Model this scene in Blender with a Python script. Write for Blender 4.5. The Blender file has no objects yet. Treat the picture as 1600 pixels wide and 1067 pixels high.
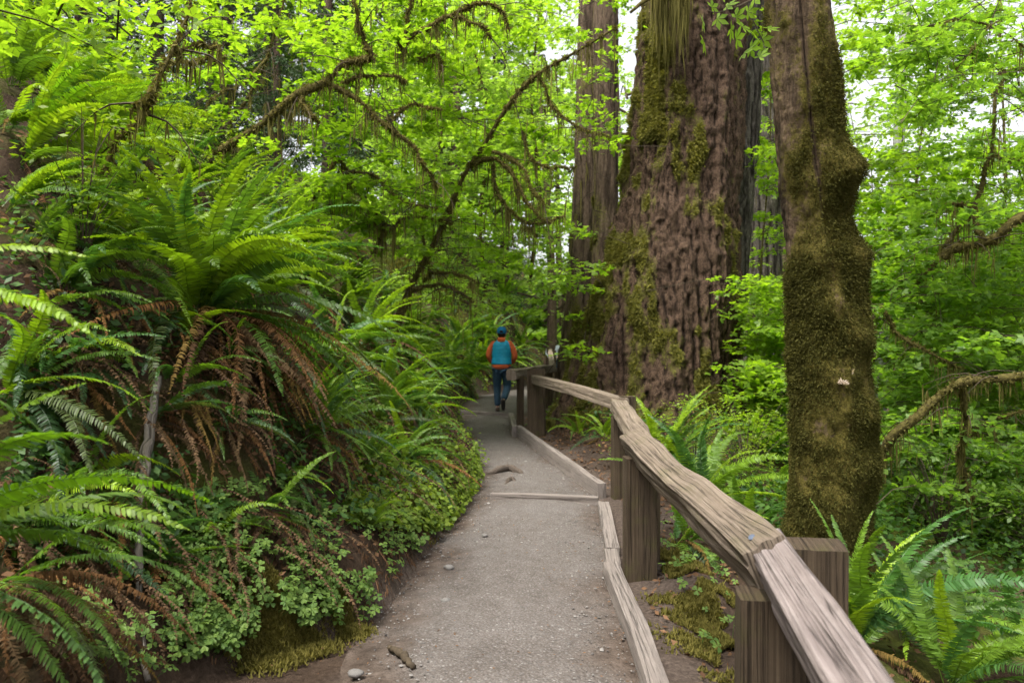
import bpy, math, random
import numpy as np
from mathutils import Vector, Matrix

random.seed(7)
RNG = np.random.default_rng(11)
R = math.radians
scene = bpy.context.scene
COL = scene.collection

# ------------------------------------------------------------------ camera, sky, sun, exposure
CAM_H = 1.6
FPX, CX, HY = 1250.0, 800.0, 520.0       # focal length in pixels of the 1600 px photo, principal column, horizon row
cam_d = bpy.data.cameras.new('camera')
cam = bpy.data.objects.new('camera', cam_d)
COL.objects.link(cam)
cam.location = (0, 0, CAM_H)
cam.rotation_euler = (R(90), 0, 0)
cam_d.sensor_width = 36.0
cam_d.lens = 36.0 * FPX / 1600.0
cam_d.shift_y = -(533.5 - HY) / 1600.0
cam_d.clip_start = 0.05
cam_d.clip_end = 2000
cam_d.dof.use_dof = True
cam_d.dof.focus_distance = 4.8
cam_d.dof.aperture_fstop = 3.2
scene.camera = cam

SUN_EL, SUN_AZ = R(64), R(-140)            # azimuth measured from +Y towards +X
world = bpy.data.worlds.new('World')
scene.world = world
world.use_nodes = True
wn = world.node_tree
wn.nodes.clear()
sky = wn.nodes.new('ShaderNodeTexSky')
sky.sky_type = 'NISHITA'
sky.sun_disc = False
sky.sun_elevation = SUN_EL
sky.sun_rotation = SUN_AZ
sky.dust_density = 4.0
hs = wn.nodes.new('ShaderNodeHueSaturation')
hs.inputs['Saturation'].default_value = 0.16
bg = wn.nodes.new('ShaderNodeBackground')
bg.inputs['Strength'].default_value = 0.078
wo = wn.nodes.new('ShaderNodeOutputWorld')
wn.links.new(sky.outputs[0], hs.inputs['Color'])
wn.links.new(hs.outputs[0], bg.inputs['Color'])
wn.links.new(bg.outputs[0], wo.inputs['Surface'])

sun_d = bpy.data.lights.new('sun', 'SUN')
sun_d.energy = 1.5
sun_d.angle = R(24)
sun_d.color = (1.0, 0.96, 0.88)
sun = bpy.data.objects.new('sun', sun_d)
COL.objects.link(sun)
sdir = Vector((math.sin(SUN_AZ) * math.cos(SUN_EL), math.cos(SUN_AZ) * math.cos(SUN_EL), math.sin(SUN_EL)))
sun.rotation_euler = sdir.to_track_quat('Z', 'Y').to_euler()
sun.location = (0, 0, 30)

scene.view_settings.view_transform = 'Standard'
scene.view_settings.look = 'None'
scene.view_settings.gamma = 1.0
scene.view_settings.use_curve_mapping = False
scene.view_settings.exposure = 2.3
scene.render.engine = 'CYCLES'
cy = scene.cycles
cy.use_denoising = True
cy.max_bounces = 8
cy.diffuse_bounces = 4
cy.glossy_bounces = 2
cy.transmission_bounces = 5
cy.transparent_max_bounces = 4
cy.use_adaptive_sampling = True
cy.adaptive_threshold = 0.02
cy.caustics_reflective = False
cy.caustics_refractive = False
cy.sample_clamp_indirect = 6

# ------------------------------------------------------------------ helpers: noise, pixels, meshes
def _hash(i, j, k, s):
    h = (i.astype(np.int64) * 374761393 + j.astype(np.int64) * 668265263 + k.astype(np.int64) * 2147483647 + s * 974711) & 0xFFFFFFFF
    h = ((h ^ (h >> 13)) * 1274126177) & 0xFFFFFFFF
    h = ((h ^ (h >> 16)) * 2246822519) & 0xFFFFFFFF
    return ((h ^ (h >> 15)) & 0xFFFFFF) / float(0xFFFFFF)

def vnoise(p, s=0):
    p = np.asarray(p, float)
    f = np.floor(p).astype(np.int64)
    t = p - f
    t = t * t * (3 - 2 * t)
    i, j, k = f[..., 0], f[..., 1], f[..., 2]
    x, y, z = t[..., 0], t[..., 1], t[..., 2]
    def c(a, b, d):
        return _hash(i + a, j + b, k + d, s)
    a = c(0, 0, 0) * (1 - x) + c(1, 0, 0) * x
    b = c(0, 1, 0) * (1 - x) + c(1, 1, 0) * x
    d = c(0, 0, 1) * (1 - x) + c(1, 0, 1) * x
    e = c(0, 1, 1) * (1 - x) + c(1, 1, 1) * x
    return ((a * (1 - y) + b * y) * (1 - z) + (d * (1 - y) + e * y) * z) * 2 - 1

def fbm(p, octv=3, s=0):
    p = np.asarray(p, float)
    r, a, w = 0, 1.0, 0
    for o in range(octv):
        r = r + a * vnoise(p, s + o)
        w += a
        p = p * 2.03
        a *= 0.5
    return r / w

def ss(a, b, x):
    t = np.clip((x - a) / (b - a), 0, 1)
    return t * t * (3 - 2 * t)

def P(px, py, Y):
    """world point at depth Y along the sight line measured in the photo"""
    return np.array([(px - CX) * Y / FPX, Y, CAM_H - (py - HY) * Y / FPX])

def unit(v):
    v = np.asarray(v, float)
    return v / np.maximum(np.linalg.norm(v, axis=-1, keepdims=True), 1e-9)

def mk(name, V, F, mat, parent=None, smooth=False, uv=None, attr=None, link=True):
    """one mesh object; F is an array (M,k) or a list of such arrays; mat a material or a list"""
    V = np.asarray(V, np.float32).reshape(-1, 3)
    Fs = F if isinstance(F, list) else [F]
    Fs = [np.asarray(f, np.int32) for f in Fs if len(f)]
    me = bpy.data.meshes.new(name)
    me.vertices.add(len(V))
    me.vertices.foreach_set('co', V.ravel())
    loops = np.concatenate([f.ravel() for f in Fs])
    tot = np.concatenate([np.full(len(f), f.shape[1], np.int32) for f in Fs])
    st = np.concatenate([[0], np.cumsum(tot)[:-1]]).astype(np.int32)
    me.loops.add(len(loops))
    me.loops.foreach_set('vertex_index', loops)
    me.polygons.add(len(tot))
    me.polygons.foreach_set('loop_start', st)
    me.polygons.foreach_set('loop_total', tot)
    if uv is not None:
        l = me.uv_layers.new(name='UVMap')
        l.data.foreach_set('uv', np.asarray(uv, np.float32)[loops].ravel())
    if attr:
        for k, a in attr.items():
            at = me.attributes.new(k, 'FLOAT', 'POINT')
            at.data.foreach_set('value', np.asarray(a, np.float32).ravel())
    me.update(calc_edges=True)
    me.polygons.foreach_set('use_smooth', np.full(len(tot), smooth, bool))
    for m in (mat if isinstance(mat, (list, tuple)) else [mat]):
        me.materials.append(m)
    if not link:
        return me
    o = bpy.data.objects.new(name, me)
    COL.objects.link(o)
    if parent is not None:
        o.parent = parent
    return o

def inst(name, me, parent=None, loc=(0, 0, 0), rot=(0, 0, 0), scale=1.0, color=None):
    o = bpy.data.objects.new(name, me)
    COL.objects.link(o)
    o.location = loc
    o.rotation_euler = rot
    o.scale = (scale,) * 3 if not hasattr(scale, '__len__') else scale
    if color is not None:
        o.color = (*color, 1)
    if parent is not None:
        o.parent = parent
    return o

def tag(o, label=None, cat=None, group=None, kind=None):
    if label: o['label'] = label
    if cat: o['category'] = cat
    if group: o['group'] = group
    if kind: o['kind'] = kind
    return o

def empty(name, loc=(0, 0, 0), rz=0.0):
    o = bpy.data.objects.new(name, None)
    o.empty_display_size = 0.1
    COL.objects.link(o)
    o.location = loc
    o.rotation_euler = (0, 0, rz)
    return o

def local(V, loc):
    return np.asarray(V) - np.asarray(loc)

class MB:
    """collects verts and faces"""
    def __init__(s):
        s.V, s.F, s.n, s.UV = [], {}, 0, []
    def add(s, V, F, uv=None):
        V = np.asarray(V, float).reshape(-1, 3)
        for f in (F if isinstance(F, list) else [F]):
            f = np.asarray(f, np.int64)
            if len(f):
                s.F.setdefault(f.shape[1], []).append(f + s.n)
        s.V.append(V)
        s.UV.append(np.zeros((len(V), 2)) if uv is None else uv)
        s.n += len(V)
    def build(s, name, mat, parent=None, smooth=False, loc=None, uv=False, **k):
        V = np.concatenate(s.V)
        if loc is not None: V = V - np.asarray(loc)
        return mk(name, V, [np.concatenate(f) for f in s.F.values()], mat, parent, smooth, uv=np.concatenate(s.UV) if uv else None, **k)

def spline(pts, n):
    """Catmull-Rom through pts, n samples"""
    p = np.asarray(pts, float)
    q = np.vstack([2 * p[0] - p[1], p, 2 * p[-1] - p[-2]])
    t = np.linspace(0, len(p) - 1 - 1e-6, n)
    i = t.astype(int)
    f = (t - i)[:, None]
    a, b, c, d = q[i], q[i + 1], q[i + 2], q[i + 3]
    return 0.5 * (2 * b + (c - a) * f + (2 * a - 5 * b + 4 * c - d) * f ** 2 + (3 * b - a - 3 * c + d) * f ** 3)

def tube(C, r, n=6, cap=True):
    """tube along centre line C (m,3) with radii r; returns V, F(list), uv"""
    C = np.asarray(C, float)
    m = len(C)
    r = np.broadcast_to(np.asarray(r, float), (m,))
    T = unit(np.gradient(C, axis=0))
    ref = np.array([0.0, 0, 1]) if abs(T[:, 2]).mean() < 0.8 else np.array([1.0, 0, 0])
    A = unit(np.cross(T, ref))
    B = np.cross(T, A)
    th = np.linspace(0, 2 * np.pi, n, endpoint=False)
    V = C[:, None] + r[:, None, None] * (np.cos(th)[None, :, None] * A[:, None] + np.sin(th)[None, :, None] * B[:, None])
    i, j = np.meshgrid(np.arange(m - 1), np.arange(n), indexing='ij')
    a = i * n + j
    b = i * n + (j + 1) % n
    F = np.stack([a, b, b + n, a + n], -1).reshape(-1, 4)
    Fl = [F]
    if cap:
        tri = []
        for k in range(1, n - 1):
            tri.append((0, k + 1, k)); o = (m - 1) * n; tri.append((o, o + k, o + k + 1))
        Fl.append(np.array(tri))
    L = np.concatenate([[0], np.cumsum(np.linalg.norm(np.diff(C, axis=0), axis=1))])
    uv = np.stack([np.repeat(L, n), np.tile(th / (2 * np.pi), m) * 2 * np.pi * np.repeat(r, n)], -1)
    return V.reshape(-1, 3), Fl, uv

# ------------------------------------------------------------------ materials
def new_mat(name):
    m = bpy.data.materials.new(name)
    m.use_nodes = True
    nt = m.node_tree
    nt.nodes.clear()
    return m, nt

def nd(nt, typ, ins=None, **props):
    n = nt.nodes.new(typ)
    for k, v in props.items():
        setattr(n, k, v)
    for k, v in (ins or {}).items():
        if isinstance(v, bpy.types.NodeSocket):
            nt.links.new(v, n.inputs[k])
        else:
            n.inputs[k].default_value = v
    return n

def rgb(c):
    return (c[0], c[1], c[2], 1)

def ramp(nt, fac, stops):
    n = nt.nodes.new('ShaderNodeValToRGB')
    e = n.color_ramp.elements
    while len(e) < len(stops):
        e.new(0.5)
    for el, (p, c) in zip(e, stops):
        el.position = p
        el.color = rgb(c) if hasattr(c, '__len__') else (c, c, c, 1)
    nt.links.new(fac, n.inputs[0])
    return n.outputs[0]

def mixc(nt, fac, a, b, mode='MIX'):
    n = nt.nodes.new('ShaderNodeMix')
    n.data_type = 'RGBA'
    n.blend_type = mode
    for s, v in ((n.inputs[0], fac), (n.inputs[6], a), (n.inputs[7], b)):
        if isinstance(v, bpy.types.NodeSocket): nt.links.new(v, s)
        else: s.default_value = rgb(v) if hasattr(v, '__len__') else v
    return n.outputs[2]

def noise(nt, vec, scale, detail=4, rough=0.6, out=0):
    n = nd(nt, 'ShaderNodeTexNoise', {'Scale': scale, 'Detail': detail, 'Roughness': rough})
    if vec is not None: nt.links.new(vec, n.inputs['Vector'])
    return n.outputs[out]

def mapping(nt, vec, scale):
    n = nd(nt, 'ShaderNodeMapping', {'Scale': scale})
    nt.links.new(vec, n.inputs['Vector'])
    return n.outputs[0]

def finish(nt, color, rough=0.9, bump=None, strength=0.5, dist=0.02, spec=0.2):
    p = nd(nt, 'ShaderNodeBsdfPrincipled')
    if isinstance(color, bpy.types.NodeSocket): nt.links.new(color, p.inputs['Base Color'])
    else: p.inputs['Base Color'].default_value = rgb(color)
    if isinstance(rough, bpy.types.NodeSocket): nt.links.new(rough, p.inputs['Roughness'])
    else: p.inputs['Roughness'].default_value = rough
    p.inputs['Specular IOR Level'].default_value = spec
    if bump is not None:
        b = nd(nt, 'ShaderNodeBump', {'Strength': strength, 'Distance': dist, 'Height': bump})
        nt.links.new(b.outputs[0], p.inputs['Normal'])
    o = nd(nt, 'ShaderNodeOutputMaterial')
    nt.links.new(p.outputs[0], o.inputs[0])

def leaf_mat(name, c1, c2, trans=0.5, rough=0.45, tcol=None, use_object=False, spec=0.35):
    """leaf: reflecting face plus light let through; colour varies leaf by leaf"""
    m, nt = new_mat(name)
    geo = nd(nt, 'ShaderNodeNewGeometry')
    if use_object:
        oi = nd(nt, 'ShaderNodeObjectInfo')
        v = nd(nt, 'ShaderNodeMapRange', {'Value': geo.outputs['Random Per Island'], 3: 0.75, 4: 1.25})
        col = mixc(nt, 1.0, oi.outputs['Color'], v.outputs[0], 'MULTIPLY')
    else:
        col = mixc(nt, geo.outputs['Random Per Island'], c1, c2)
    p = nd(nt, 'ShaderNodeBsdfPrincipled', {'Base Color': col, 'Roughness': rough, 'Specular IOR Level': spec})
    tc = mixc(nt, 1.0, col, tcol or (1.5, 1.55, 0.55), 'MULTIPLY')
    t = nd(nt, 'ShaderNodeBsdfTranslucent', {'Color': tc})
    mx = nd(nt, 'ShaderNodeMixShader', {0: trans, 1: p.outputs[0], 2: t.outputs[0]})
    o = nd(nt, 'ShaderNodeOutputMaterial')
    nt.links.new(mx.outputs[0], o.inputs[0])
    return m

def obj_coord(nt):
    return nd(nt, 'ShaderNodeTexCoord').outputs['Object']

MAT = {}
MAT['frond'] = leaf_mat('fern_frond', None, None, 0.42, 0.46, use_object=True, spec=0.38)
MAT['dead_frond'] = leaf_mat('dead_fern', None, None, 0.2, 0.8, tcol=(1.1, 1.0, 0.8), use_object=True, spec=0.1)
MAT['maple'] = leaf_mat('maple_leaf', (0.108, 0.20, 0.016), (0.215, 0.33, 0.03), 0.62, tcol=(1.65, 1.7, .55))
MAT['maple_cool'] = leaf_mat('maple_leaf_cool', (0.085, 0.175, 0.024), (0.185, 0.30, 0.042), 0.6, tcol=(1.6, 1.65, .6))
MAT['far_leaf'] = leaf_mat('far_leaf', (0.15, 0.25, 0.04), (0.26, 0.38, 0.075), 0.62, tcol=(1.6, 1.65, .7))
MAT['shrub'] = leaf_mat('shrub_leaf', (0.11, 0.18, 0.012), (0.21, 0.29, 0.02), 0.5)
MAT['oxalis'] = leaf_mat('sorrel_leaf', (0.062, 0.125, 0.02), (0.145, 0.225, 0.04), 0.4, 0.6)
MAT['cover'] = leaf_mat('cover_leaf', (0.08, 0.14, 0.014), (0.20, 0.27, 0.03), 0.45, 0.6)
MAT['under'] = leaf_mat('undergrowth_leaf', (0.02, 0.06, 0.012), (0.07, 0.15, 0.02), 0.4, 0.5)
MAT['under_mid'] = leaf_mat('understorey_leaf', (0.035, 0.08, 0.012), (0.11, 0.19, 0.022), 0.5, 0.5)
MAT['needle'] = leaf_mat('needle', (0.022, 0.045, 0.016), (0.05, 0.085, 0.03), 0.3, 0.6, tcol=(1.2, 1.3, .7))
MAT['litter'] = leaf_mat('litter_leaf', (0.05, 0.026, 0.014), (0.17, 0.095, 0.05), 0.1, 0.85, tcol=(1, 1, 1), spec=0.1)
MAT['dead_mat'] = leaf_mat('dead_frond_mat', (0.03, 0.018, 0.011), (0.13, 0.078, 0.04), 0.1, 0.85, tcol=(1, 1, 1), spec=0.1)
MAT['moss'] = leaf_mat('moss_blade', (0.085, 0.085, 0.018), (0.225, 0.21, 0.052), 0.35, 0.9, tcol=(1.2, 1.2, .6), spec=0.05)
MAT['moss_brown'] = leaf_mat('moss_brown', (0.034, 0.034, 0.009), (0.11, 0.105, 0.028), 0.35, 0.9, tcol=(1.2, 1.15, .6), spec=0.05)
MAT['moss_bright'] = leaf_mat('moss_bright', (0.075, 0.07, 0.016), (0.18, 0.155, 0.042), 0.3, 0.9, tcol=(1.2, 1.2, .6), spec=0.05)
MAT['moss_hang'] = leaf_mat('hanging_moss', (0.07, 0.064, 0.018), (0.18, 0.16, 0.05), 0.35, 0.9, tcol=(1.2, 1.15, .7), spec=0.05)

def make_ground_mat():
    m, nt = new_mat('forest_soil')
    co = obj_coord(nt)
    n1 = noise(nt, co, 2.2, 6, 0.65)
    n2 = noise(nt, co, 38, 5, 0.7)
    n3 = noise(nt, co, 0.9, 5, 0.6)
    soil = ramp(nt, n2, [(0.3, (0.018, 0.011, 0.007)), (0.55, (0.055, 0.035, 0.022)), (0.8, (0.13, 0.085, 0.055))])
    tan = ramp(nt, n1, [(0.45, (0.03, 0.019, 0.012)), (0.65, (0.085, 0.058, 0.04))])
    c = mixc(nt, 0.5, soil, tan)
    mossy = ramp(nt, n2, [(0.3, (0.03, 0.04, 0.006)), (0.75, (0.09, 0.10, 0.015))])
    at = nd(nt, 'ShaderNodeAttribute', attribute_name='bank')
    mm = nd(nt, 'ShaderNodeMath', {0: ramp(nt, n3, [(0.42, 0.0), (0.6, 1.0)]), 1: at.outputs['Fac']}, operation='MULTIPLY')
    c = mixc(nt, mm.outputs[0], c, mossy)
    sh = nd(nt, 'ShaderNodeAttribute', attribute_name='shoulder')
    dirt = ramp(nt, n2, [(0.3, (0.04, 0.029, 0.023)), (0.55, (0.08, 0.06, 0.048)), (0.8, (0.14, 0.11, 0.09))])
    c = mixc(nt, sh.outputs['Fac'], c, dirt)
    finish(nt, c, 0.95, n2, 0.9, 0.03, 0.1)
    return m

def make_path_mat():
    m, nt = new_mat('packed_gravel')
    co = obj_coord(nt)
    big = noise(nt, co, 1.1, 5, 0.6)
    mid = noise(nt, co, 9, 5, 0.65)
    vor = nd(nt, 'ShaderNodeTexVoronoi', {'Vector': co, 'Scale': 62.0, 'Randomness': 1.0})
    vor2 = nd(nt, 'ShaderNodeTexVoronoi', {'Vector': co, 'Scale': 130.0, 'Randomness': 1.0})
    base = ramp(nt, big, [(0.3, (0.046, 0.036, 0.03)), (0.5, (0.092, 0.077, 0.068)), (0.7, (0.125, 0.112, 0.105))])
    base = mixc(nt, 0.5, base, ramp(nt, mid, [(0.3, (0.05, 0.039, 0.032)), (0.7, (0.13, 0.114, 0.104))]))
    peb = nd(nt, 'ShaderNodeSeparateColor', {0: vor.outputs['Color']})
    pc = ramp(nt, peb.outputs[0], [(0.0, (0.04, 0.039, 0.04)), (0.5, (0.11, 0.102, 0.097)), (0.86, (0.16, 0.148, 0.14)), (1.0, (0.30, 0.285, 0.27))])
    pm = nd(nt, 'ShaderNodeMath', {0: peb.outputs[1], 1: 0.56}, operation='GREATER_THAN')
    inside = nd(nt, 'ShaderNodeMath', {0: vor.outputs['Distance'], 1: 0.42}, operation='LESS_THAN')
    pf = nd(nt, 'ShaderNodeMath', {0: pm.outputs[0], 1: inside.outputs[0]}, operation='MULTIPLY')
    pf2 = nd(nt, 'ShaderNodeMath', {0: pf.outputs[0], 1: 0.65}, operation='MULTIPLY')
    c = mixc(nt, pf2.outputs[0], base, pc)
    p2 = nd(nt, 'ShaderNodeSeparateColor', {0: vor2.outputs['Color']})
    c = mixc(nt, 0.3, c, ramp(nt, p2.outputs[0], [(0, (0.045, 0.039, 0.036)), (0.7, (0.135, 0.12, 0.108)), (1, (0.25, 0.235, 0.22))]))
    ea = nd(nt, 'ShaderNodeAttribute', attribute_name='edge')
    dirt = ramp(nt, mid, [(0.3, (0.038, 0.027, 0.02)), (0.55, (0.075, 0.056, 0.044)), (0.8, (0.13, 0.10, 0.082))])
    c = mixc(nt, ea.outputs['Fac'], c, dirt)
    h = nd(nt, 'ShaderNodeMath', {0: mid, 1: vor.outputs['Distance']}, operation='SUBTRACT')
    finish(nt, c, 0.95, h.outputs[0], 0.6, 0.012, 0.12)
    return m

def make_wood(name, dark, mid, light, green=0.0, scale=1.0, warp=.014):
    """weathered timber, grain along the u direction of the UV map"""
    m, nt = new_mat(name)
    uv = nd(nt, 'ShaderNodeTexCoord').outputs['UV']
    oi = nd(nt, 'ShaderNodeObjectInfo')
    off = nd(nt, 'ShaderNodeVectorMath', {0: uv, 1: (0, 0, 0)}, operation='ADD')
    cmb = nd(nt, 'ShaderNodeCombineXYZ', {2: oi.outputs['Random']})
    sc = nd(nt, 'ShaderNodeVectorMath', {0: cmb.outputs[0], 1: (0, 0, 37.0)}, operation='MULTIPLY')
    nt.links.new(sc.outputs[0], off.inputs[1])
    v = off.outputs[0]
    wob = noise(nt, mapping(nt, v, (0.5, 1.6, 1)), 3, 3, 0.5, 1)
    v2 = nd(nt, 'ShaderNodeMix', {0: warp}, data_type='VECTOR')
    nt.links.new(v, v2.inputs[4]); nt.links.new(wob, v2.inputs[5])
    vv = v2.outputs[1]
    g1 = noise(nt, mapping(nt, vv, (1.1, 95 * scale, 1)), 1.0, 7, 0.7)
    g2 = noise(nt, mapping(nt, vv, (6, 520 * scale, 1)), 1.0, 4, 0.65)
    blot = noise(nt, mapping(nt, v, (5, 11, 1)), 1.0, 6, 0.68)
    c = ramp(nt, g1, [(0.28, dark), (0.5, mid), (0.72, light)])
    c = mixc(nt, 0.3, c, ramp(nt, g2, [(0.3, dark), (0.7, light)]))
    c = mixc(nt, ramp(nt, blot, [(0.4, 0.0), (0.75, 0.55)]), c, tuple(x * 0.55 for x in mid))
    if green:
        gm = noise(nt, mapping(nt, v, (4, 5, 1)), 1.3, 5, 0.6)
        c = mixc(nt, ramp(nt, gm, [(0.52, 0.0), (0.7, green)]), c, (0.085, 0.088, 0.022))
    crack = ramp(nt, noise(nt, mapping(nt, vv, (0.7, 55 * scale, 1)), 1.0, 3, 0.5), [(0.475, 0.0), (0.5, 1.0), (0.525, 0.0)])
    c = mixc(nt, mixc(nt, 1.0, crack, (0.7, 0.7, 0.7), 'MULTIPLY'), c, tuple(x * 0.3 for x in dark))
    h = nd(nt, 'ShaderNodeMath', {0: g1, 1: crack}, operation='SUBTRACT')
    h2 = nd(nt, 'ShaderNodeMath', {0: h.outputs[0], 1: g2}, operation='ADD')
    finish(nt, c, 0.88, h2.outputs[0], 0.9, 0.010, 0.15)
    return m

def make_bark(name, dark, mid, light, moss_c=((0.06, 0.06, 0.012), (0.18, 0.17, 0.04)), kind='scaly', zs=1.0):
    m, nt = new_mat(name)
    co = obj_coord(nt)
    if kind == 'scaly':
        w = nd(nt, 'ShaderNodeMix', {0: 0.06}, data_type='VECTOR')
        nt.links.new(co, w.inputs[4]); nt.links.new(noise(nt, co, 5, 4, 0.6, 1), w.inputs[5])
        fl = noise(nt, mapping(nt, w.outputs[1], (34, 34, 13)), 1.0, 5, 0.7)
        fr = noise(nt, mapping(nt, w.outputs[1], (16, 16, 1.6)), 1.0, 4, 0.6)
        fs = nd(nt, 'ShaderNodeMix', {0: .4}, data_type='FLOAT'); nt.links.new(fl, fs.inputs[2]); nt.links.new(fr, fs.inputs[3])
        h0 = ramp(nt, fs.outputs[0], [(0.40, 0.0), (0.56, 1.0)])
        n2 = noise(nt, co, 55 * zs, 5, 0.7)
    else:
        h0 = ramp(nt, noise(nt, mapping(nt, co, (9 * zs, 9 * zs, 1.1 * zs)), 1.0, 5, 0.6), [(0.38, 0.0), (0.62, 1.0)])
        n2 = noise(nt, mapping(nt, co, (50, 50, 14)), 1.0, 5, 0.7)
    big = noise(nt, co, 1.7, 5, 0.6)
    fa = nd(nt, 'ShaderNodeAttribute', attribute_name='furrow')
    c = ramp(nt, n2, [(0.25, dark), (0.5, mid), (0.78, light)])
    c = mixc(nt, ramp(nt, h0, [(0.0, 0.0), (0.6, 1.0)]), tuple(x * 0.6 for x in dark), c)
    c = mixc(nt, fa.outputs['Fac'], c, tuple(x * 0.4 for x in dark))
    c = mixc(nt, ramp(nt, big, [(0.4, 0.0), (0.7, 0.35)]), c, tuple(x * 0.6 for x in mid))
    at = nd(nt, 'ShaderNodeAttribute', attribute_name='moss')
    n3 = noise(nt, co, 30, 5, 0.75)
    s = nd(nt, 'ShaderNodeMath', {0: at.outputs['Fac'], 1: n3}, operation='ADD')
    mf = ramp(nt, s.outputs[0], [(0.78, 0.0), (0.98, 1.0)])
    mc = ramp(nt, noise(nt, co, 75, 4, 0.75), [(0.28, moss_c[0]), (0.72, moss_c[1])])
    c = mixc(nt, mf, c, mc)
    h = nd(nt, 'ShaderNodeMath', {0: h0, 1: n2}, operation='ADD')
    h2 = nd(nt, 'ShaderNodeMath', {0: h.outputs[0], 1: n3}, operation='ADD')
    finish(nt, c, 0.92, h2.outputs[0], 0.8, 0.03, 0.12)
    return m

def make_plain(name, c1, c2, scale=40, rough=0.85, strength=0.3, spec=0.2, dist=0.01):
    m, nt = new_mat(name)
    n = noise(nt, obj_coord(nt), scale, 4, 0.6)
    finish(nt, ramp(nt, n, [(0.3, c1), (0.7, c2)]), rough, n, strength, dist, spec)
    return m

MAT['ground'] = make_ground_mat()
MAT['path'] = make_path_mat()
MAT['rail'] = make_wood('weathered_rail', (0.105, 0.078, 0.056), (0.225, 0.175, 0.13), (0.34, 0.28, 0.22), 0.3)
MAT['rail_pink'] = make_wood('pale_weathered_rail', (0.125, 0.096, 0.086), (0.27, 0.222, 0.205), (0.40, 0.345, 0.325), 0.0, 1.0, .004)
MAT['post'] = make_wood('dark_post', (0.03, 0.02, 0.012), (0.078, 0.055, 0.035), (0.135, 0.10, 0.066), 0.4, 1.0, .004)
MAT['board'] = make_wood('edging_timber', (0.18, 0.148, 0.128), (0.245, 0.208, 0.184), (0.30, 0.262, 0.236), 0.0)
MAT['spruce'] = make_bark('spruce_bark', (0.034, 0.021, 0.014), (0.092, 0.058, 0.038), (0.20, 0.135, 0.092))
MAT['grey_bark'] = make_bark('grey_bark', (0.03, 0.024, 0.019), (0.115, 0.098, 0.083), (0.26, 0.235, 0.205), kind='ridged')
MAT['maple_bark'] = make_bark('mossy_maple_bark', (0.04, 0.026, 0.016), (0.10, 0.068, 0.042), (0.18, 0.13, 0.085), moss_c=((0.035, 0.03, 0.006), (0.115, 0.095, 0.02)), kind='ridged', zs=1.6)
MAT['far_bark'] = make_bark('brown_bark', (0.05, 0.034, 0.023), (0.135, 0.094, 0.066), (0.24, 0.182, 0.138), kind='ridged')
MAT['alder'] = make_plain('alder_bark', (0.16, 0.15, 0.14), (0.45, 0.44, 0.42), 9)
MAT['limb'] = make_plain('mossy_limb', (0.036, 0.029, 0.013), (0.115, 0.098, 0.03), 26, 0.95, 0.9, 0.05, 0.02)
MAT['twig'] = make_plain('twig', (0.03, 0.022, 0.014), (0.08, 0.06, 0.038), 30)
MAT['deadwood'] = make_wood('dead_wood', (0.09, 0.07, 0.055), (0.24, 0.205, 0.175), (0.38, 0.34, 0.30), 0.4)
MAT['root'] = make_wood('root_bark', (0.05, 0.036, 0.026), (0.11, 0.085, 0.068), (0.18, 0.148, 0.122), 0.0)
MAT['stone'] = make_plain('stone', (0.08, 0.075, 0.07), (0.21, 0.195, 0.18), 30)
MAT['gravel'] = leaf_mat('gravel_chip', (0.065, 0.058, 0.054), (0.22, 0.205, 0.19), 0.0, 0.9, spec=0.15)
MAT['bolt'] = make_plain('bolt_steel', (0.04, 0.05, 0.075), (0.09, 0.11, 0.15), 60, 0.5, 0.1, 0.4)

# ------------------------------------------------------------------ the lie of the land
YL = [-6, 1, 2.6, 3.5, 3.85, 4.1, 4.4, 5.5, 6.6, 7.7, 9.0, 10.0, 12.0, 15.4, 18, 20.5, 22.5, 25, 28, 32, 38, 60]
XL = [-1.2, -1.18, -1.32, -1.5, -1.3, -.98, -.76, -.66, -.52, -.38, -.36, -.44, -.72, -1.05, -1.1, -.95, -.35, .2, .5, 1.3, 3.0, 9]
YR = [-6, 2, 3.66, 5.2, 5.8, 7.2, 7.84, 12.2, 13.4, 14.8, 17, 22, 28, 32, 38, 60]
XR = [.5, .6, .62, .68, .74, .87, .88, .12, .02, .12, .68, .95, 1.3, 2.3, 4.2, 10.5]

def xl(y): return np.interp(y, YL, XL)
def xr(y): return np.interp(y, YR, XR)

BD = [0, .05, .16, .42, 1.1, 3, 6, 10, 20, 60]
BH = [0, .10, .30, .42, 1.16, 2.95, 5.6, 8.3, 12, 16]
ED = [0, .5, 1.2, 2.5, 5, 12, 40]
EH = [0, 0.02, -.10, -.45, -.95, -1.5, -1.9]

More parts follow.
